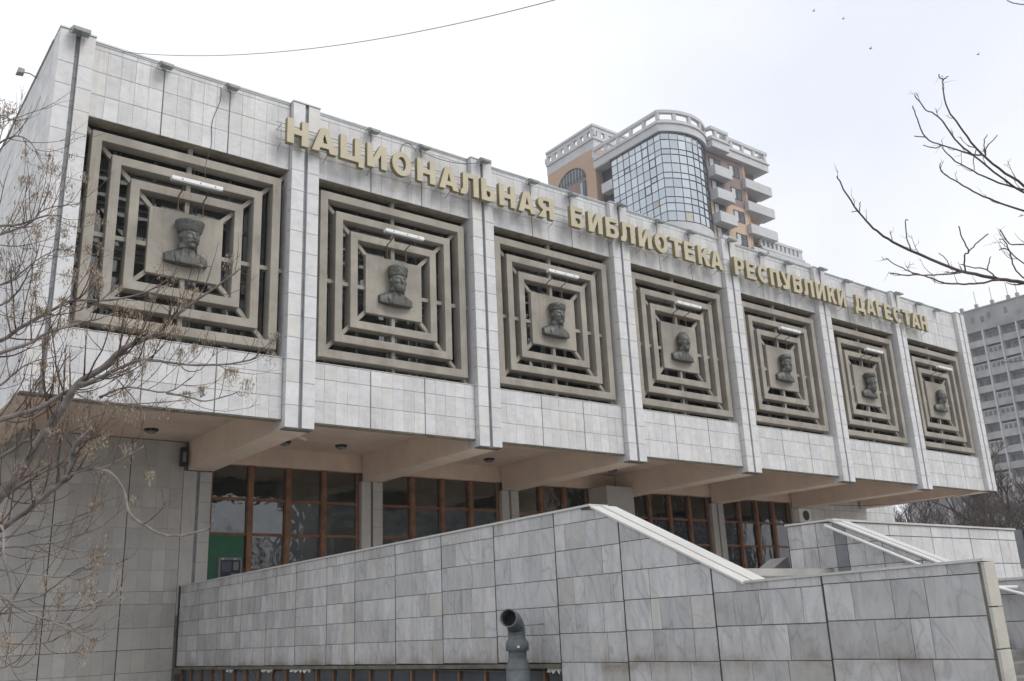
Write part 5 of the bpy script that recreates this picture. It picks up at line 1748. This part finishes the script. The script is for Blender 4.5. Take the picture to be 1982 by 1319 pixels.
RG = [
    ([(2060, 570), (1982, 548), (1934, 541), (1875, 528), (1838, 518), (1763, 485), (1719, 463), (1689, 442), (1663, 411), (1633, 366), (1620, 342)], 6.4, 5.9, 13, 3, 0.22),
    ([(1934, 541), (1905, 548), (1875, 550), (1830, 548), (1786, 533), (1752, 533), (1724, 529)], 6.2, 5.8, 7, 3, 0.3),
    ([(1868, 527), (1808, 533), (1767, 529), (1740, 515), (1715, 500)], 6.2, 6.0, 5, 2.5, 0.2),
    ([(2050, 400), (1982, 360), (1934, 327), (1890, 286), (1856, 245), (1836, 212), (1825, 171), (1825, 156)], 6.6, 6.0, 9, 2.5, 0.25),
    ([(2050, 402), (1982, 372), (1934, 342), (1886, 301), (1847, 269), (1816, 227), (1793, 212), (1769, 186)], 6.3, 5.8, 8, 2.5, 0.25),
    ([(1905, 301), (1875, 297), (1823, 282), (1793, 267), (1775, 230), (1765, 206)], 6.3, 6.1, 6, 2.5, 0.15),
    ([(1823, 282), (1808, 287), (1786, 282)], 6.2, 6.1, 4, 2.5, 0),
    ([(1793, 267), (1771, 263)], 6.1, 6.1, 3.5, 2.5, 0),
    ([(2050, 425), (1982, 409), (1927, 390), (1884, 370), (1845, 349), (1823, 331), (1819, 316)], 6.7, 6.2, 8, 2.5, 0.25),
    ([(1982, 368), (1920, 349), (1882, 332), (1842, 305), (1823, 286)], 6.4, 6.2, 7, 2.5, 0.3),
    ([(2040, 476), (1982, 474), (1953, 472), (1934, 444)], 6.0, 5.9, 5, 3, 0.3),
    ([(2040, 540), (1982, 509), (1949, 483), (1934, 484)], 6.1, 6.0, 5, 3, 0.3),
    ([(1990, 545), (1968, 524), (1955, 495), (1946, 468), (1936, 462)], 6.2, 6.1, 5, 2.5, 0.3),
    ([(1868, 526), (1868, 494), (1873, 489), (1864, 462), (1856, 438)], 6.2, 6.1, 5, 3, 0),
    ([(1873, 489), (1890, 473), (1912, 453)], 6.1, 6.0, 4, 3, 0),
    ([(1928, 538), (1910, 522), (1880, 518), (1860, 511)], 6.2, 6.1, 5, 2.5, 0.1),
    ([(1910, 522), (1918, 496)], 6.1, 6.1, 4, 2.5, 0),
    ([(1763, 485), (1756, 461), (1752, 430), (1757, 426)], 6.1, 6.0, 4, 2.5, 0.2),
    ([(1663, 411), (1656, 409), (1648, 411)], 6.0, 6.0, 3.5, 2.2, 0),
    ([(1663, 411), (1665, 400), (1665, 391)], 6.0, 6.0, 3.5, 2.2, 0),
    ([(1825, 156), (1820, 150), (1817, 145)], 6.0, 6.0, 3.5, 2.5, 0),
    ([(1825, 156), (1830, 151), (1835, 148)], 6.0, 6.0, 3.5, 2.5, 0),
    ([(1908, 300), (1911, 285), (1930, 262)], 6.3, 6.3, 4, 2.5, 0),
    ([(1908, 300), (1905, 275), (1910, 262)], 6.3, 6.3, 3.5, 2.2, 0),
    ([(1890, 288), (1885, 310), (1885, 330)], 6.3, 6.3, 3, 2, 0),
    ([(1838, 518), (1830, 500), (1815, 490)], 6.1, 6.1, 3, 2, 0),
    ([(2010, 10), (1975, 8), (1950, 2)], 6.0, 6.0, 4, 2.5, 0),
]
gr = unproj(2500, 1100, 6.8)
trunkR = [(gr.x + 0.1, gr.y, 0.0), (gr.x, gr.y, 1.4), (gr.x, gr.y, 2.6), tuple(unproj(2480, 650, 6.8)), tuple(unproj(2470, 420, 6.8)), 0.14, 0.07]
rt = guided_tree('bare_tree', 'bare dark branches reaching in from the right edge against the sky', RG, trunkR, 6, 9, seeds=0, twig_mat='twig_dark', dens=2.6, tw=(0.06, 0.17), r_main='twig_dark')
mm = MB()
for (u, v, d) in ((2060, 570, 6.4), (2050, 400, 6.6), (2050, 402, 6.3), (2050, 425, 6.7), (2040, 476, 6.0), (2040, 540, 6.1), (2010, 10, 6.0)):
    a = unproj(2478, min(650, v + 180), 6.8)
    e = unproj(u, v, d)
    mm.tube(smooth_path([a, a.lerp(e, 0.5) + Vector((0, 0, -0.08)), e], 5), [0.05 - 0.0035 * k for k in range(11)], 7)
mm.build('hidden_limbs', 'twig_dark', rt, smooth=True)


# distant bare trees
def far_tree_mesh(seed, h):
    rg = random.Random(seed)
    tr, tw2 = MB(), MB()

    def rec(p, d, L, r, lev):
        n = 5
        pts = [p]
        dd = d.normalized()
        for k in range(n):
            dd = (dd + Vector((rg.gauss(0, .10), rg.gauss(0, .10), rg.gauss(0.05, .08)))).normalized()
            pts.append(pts[-1] + dd * (L / n))
        (tr if lev < 2 else tw2).tube(pts, [r * (1 - 0.5 * k / n) for k in range(n + 1)], 6 if lev < 2 else 3, caps=False)
        if lev >= 5:
            return
        m = [6, 5, 4, 4, 3][lev]
        for c in range(m):
            f_ = rg.uniform(0.35 if lev else 0.28, 1.0)
            k = min(int(f_ * n), n - 1)
            q = pts[k].lerp(pts[k + 1], f_ * n - k)
            ax = Vector((rg.gauss(0, 1), rg.gauss(0, 1), rg.gauss(0, 0.4)))
            nd = (dd * rg.uniform(0.6, 1.1) + ax.normalized() * rg.uniform(0.5, 0.95) + Vector((0, 0, 0.2))).normalized()
            rec(q, nd, L * rg.uniform(0.48, 0.72), max(r * rg.uniform(0.4, 0.6), 0.012), lev + 1)
    rec(Vector((0, 0, 0)), Vector((rg.gauss(0, .04), rg.gauss(0, .04), 1)), h * 0.42, h * 0.020, 0)
    out = []
    for nm, mb_ in (('trunk', tr), ('crown', tw2)):
        me = bpy.data.meshes.new(nm)
        me.from_pydata([tuple(v) for v in mb_.v], [], mb_.f)
        me.materials.append(MT['farbark'])
        me.update()
        out.append(me)
    return out


FT = [far_tree_mesh(101, 11), far_tree_mesh(202, 13), far_tree_mesh(303, 9)]


def far_tree(k, x, y, s, rz, label, name='bare_park_tree', grp='bare trees beyond the library'):
    t = bpy.data.objects.new(name, None)
    COL.objects.link(t)
    t.location = (x, y, 0)
    t.rotation_euler = (0, 0, rz)
    t.scale = (s, s, s)
    tag(t, label, 'tree', grp)
    for me, nm in zip(FT[k], ('trunk', 'crown')):
        o = bpy.data.objects.new(nm, me)
        COL.objects.link(o)
        o.parent = t
    return t


far_tree(0, 58.0, 14.0, 1.05, 0.3, 'bare tree under the right end of the overhang, leftmost of the far trees')
far_tree(1, 66.0, 18.0, 1.0, 1.9, 'bare tree just right of the end wall, with pale gaps in its crown')
far_tree(1, 74.0, 14.0, 1.35, 4.0, 'tall bare tree in front of the lower balconies of the grey block')
far_tree(0, 80.0, 10.5, 1.5, 5.1, 'large bare tree at the right edge before the grey apartment block')
far_tree(2, 70.0, 8.0, 1.45, 0.9, 'dense bare tree behind the dark gate')
far_tree(0, 95.0, 22.0, 1.6, 2.2, 'most distant bare tree before the grey apartment block')
# trees across the street behind the viewer (they show in the window reflections)
for k, (x, y, s) in enumerate(((14, -58, 1.3), (22, -62, 1.4), (31, -60, 1.2), (40, -66, 1.5), (50, -64, 1.3))):
    far_tree(k % 3, x, y, s, k * 1.3, f'{NTH[k]} bare street tree in the row across the street, mirrored in the windows', 'street_tree', 'bare street trees mirrored in the windows')

sb = thing('added_street_building', (100, -85, 0), 'plain grey unseen building added across the street to darken the window reflections', 'building')  # unseen block, added so the ground-floor panes reflect something darker than sky
MB().box(57, 150, -98, -84, 0, 24).build('wall', 'p_wall', sb)
for k in range(7):
    MB().box(57.5, 149.5, -83.98, -83.9, 1.5 + 3.2 * k, 3.1 + 3.2 * k).build('window_band', 'p_glass', sb)

for k, (u, v, wd) in enumerate(((1632, 37, 'highest of the specks above the tower'), (1893, 106, 'over the bare right-hand branches'), (1575, 22, 'near the top edge right of the tower'), (1685, 95, 'between the tower and the branches'))):
    c = unproj(u, v, 95)
    t = thing('bird', c, f'tiny dark bird in the sky, {wd}', 'bird', 'birds high in the sky')
    a = AX_R * 0.16
    MB().tube([c - a, c - a * 0.4, c + a * 0.5, c + a], [0.01, 0.05, 0.04, 0.01], 6).build('body', 'twig_dark', t)
    for sg in (-1, 1):
        w = AX_U * (0.10 + 0.03 * k) + AX_F * sg * 0.28
        MB().hexa([c - a * 0.3, c + a * 0.3, c + a * 0.1 + w, c - a * 0.15 + w], [q + AX_U * 0.012 for q in (c - a * 0.3, c + a * 0.3, c + a * 0.1 + w, c - a * 0.15 + w)]).build('wing', 'twig_dark', t)

# thin winter haze between the viewer and the far buildings
hz = MB().box(-60, 200, -110, 110, -1, 90)
hzo = hz.build('haze', 'asphalt', None, kind='stuff')
hm = bpy.data.materials.new('haze air')
hm.use_nodes = True
hm.node_tree.nodes.clear()
ho = hm.node_tree.nodes.new('ShaderNodeOutputMaterial')
hv_ = hm.node_tree.nodes.new('ShaderNodeVolumePrincipled')
hv_.inputs['Color'].default_value = (0.95, 0.96, 1.0, 1)
hv_.inputs['Density'].default_value = 0.0006
hv_.inputs['Anisotropy'].default_value = 0.2
hm.node_tree.links.new(hv_.outputs[0], ho.inputs['Volume'])
hzo.data.materials.clear()
hzo.data.materials.append(hm)
hzo['label'] = 'thin pale winter haze in the air'
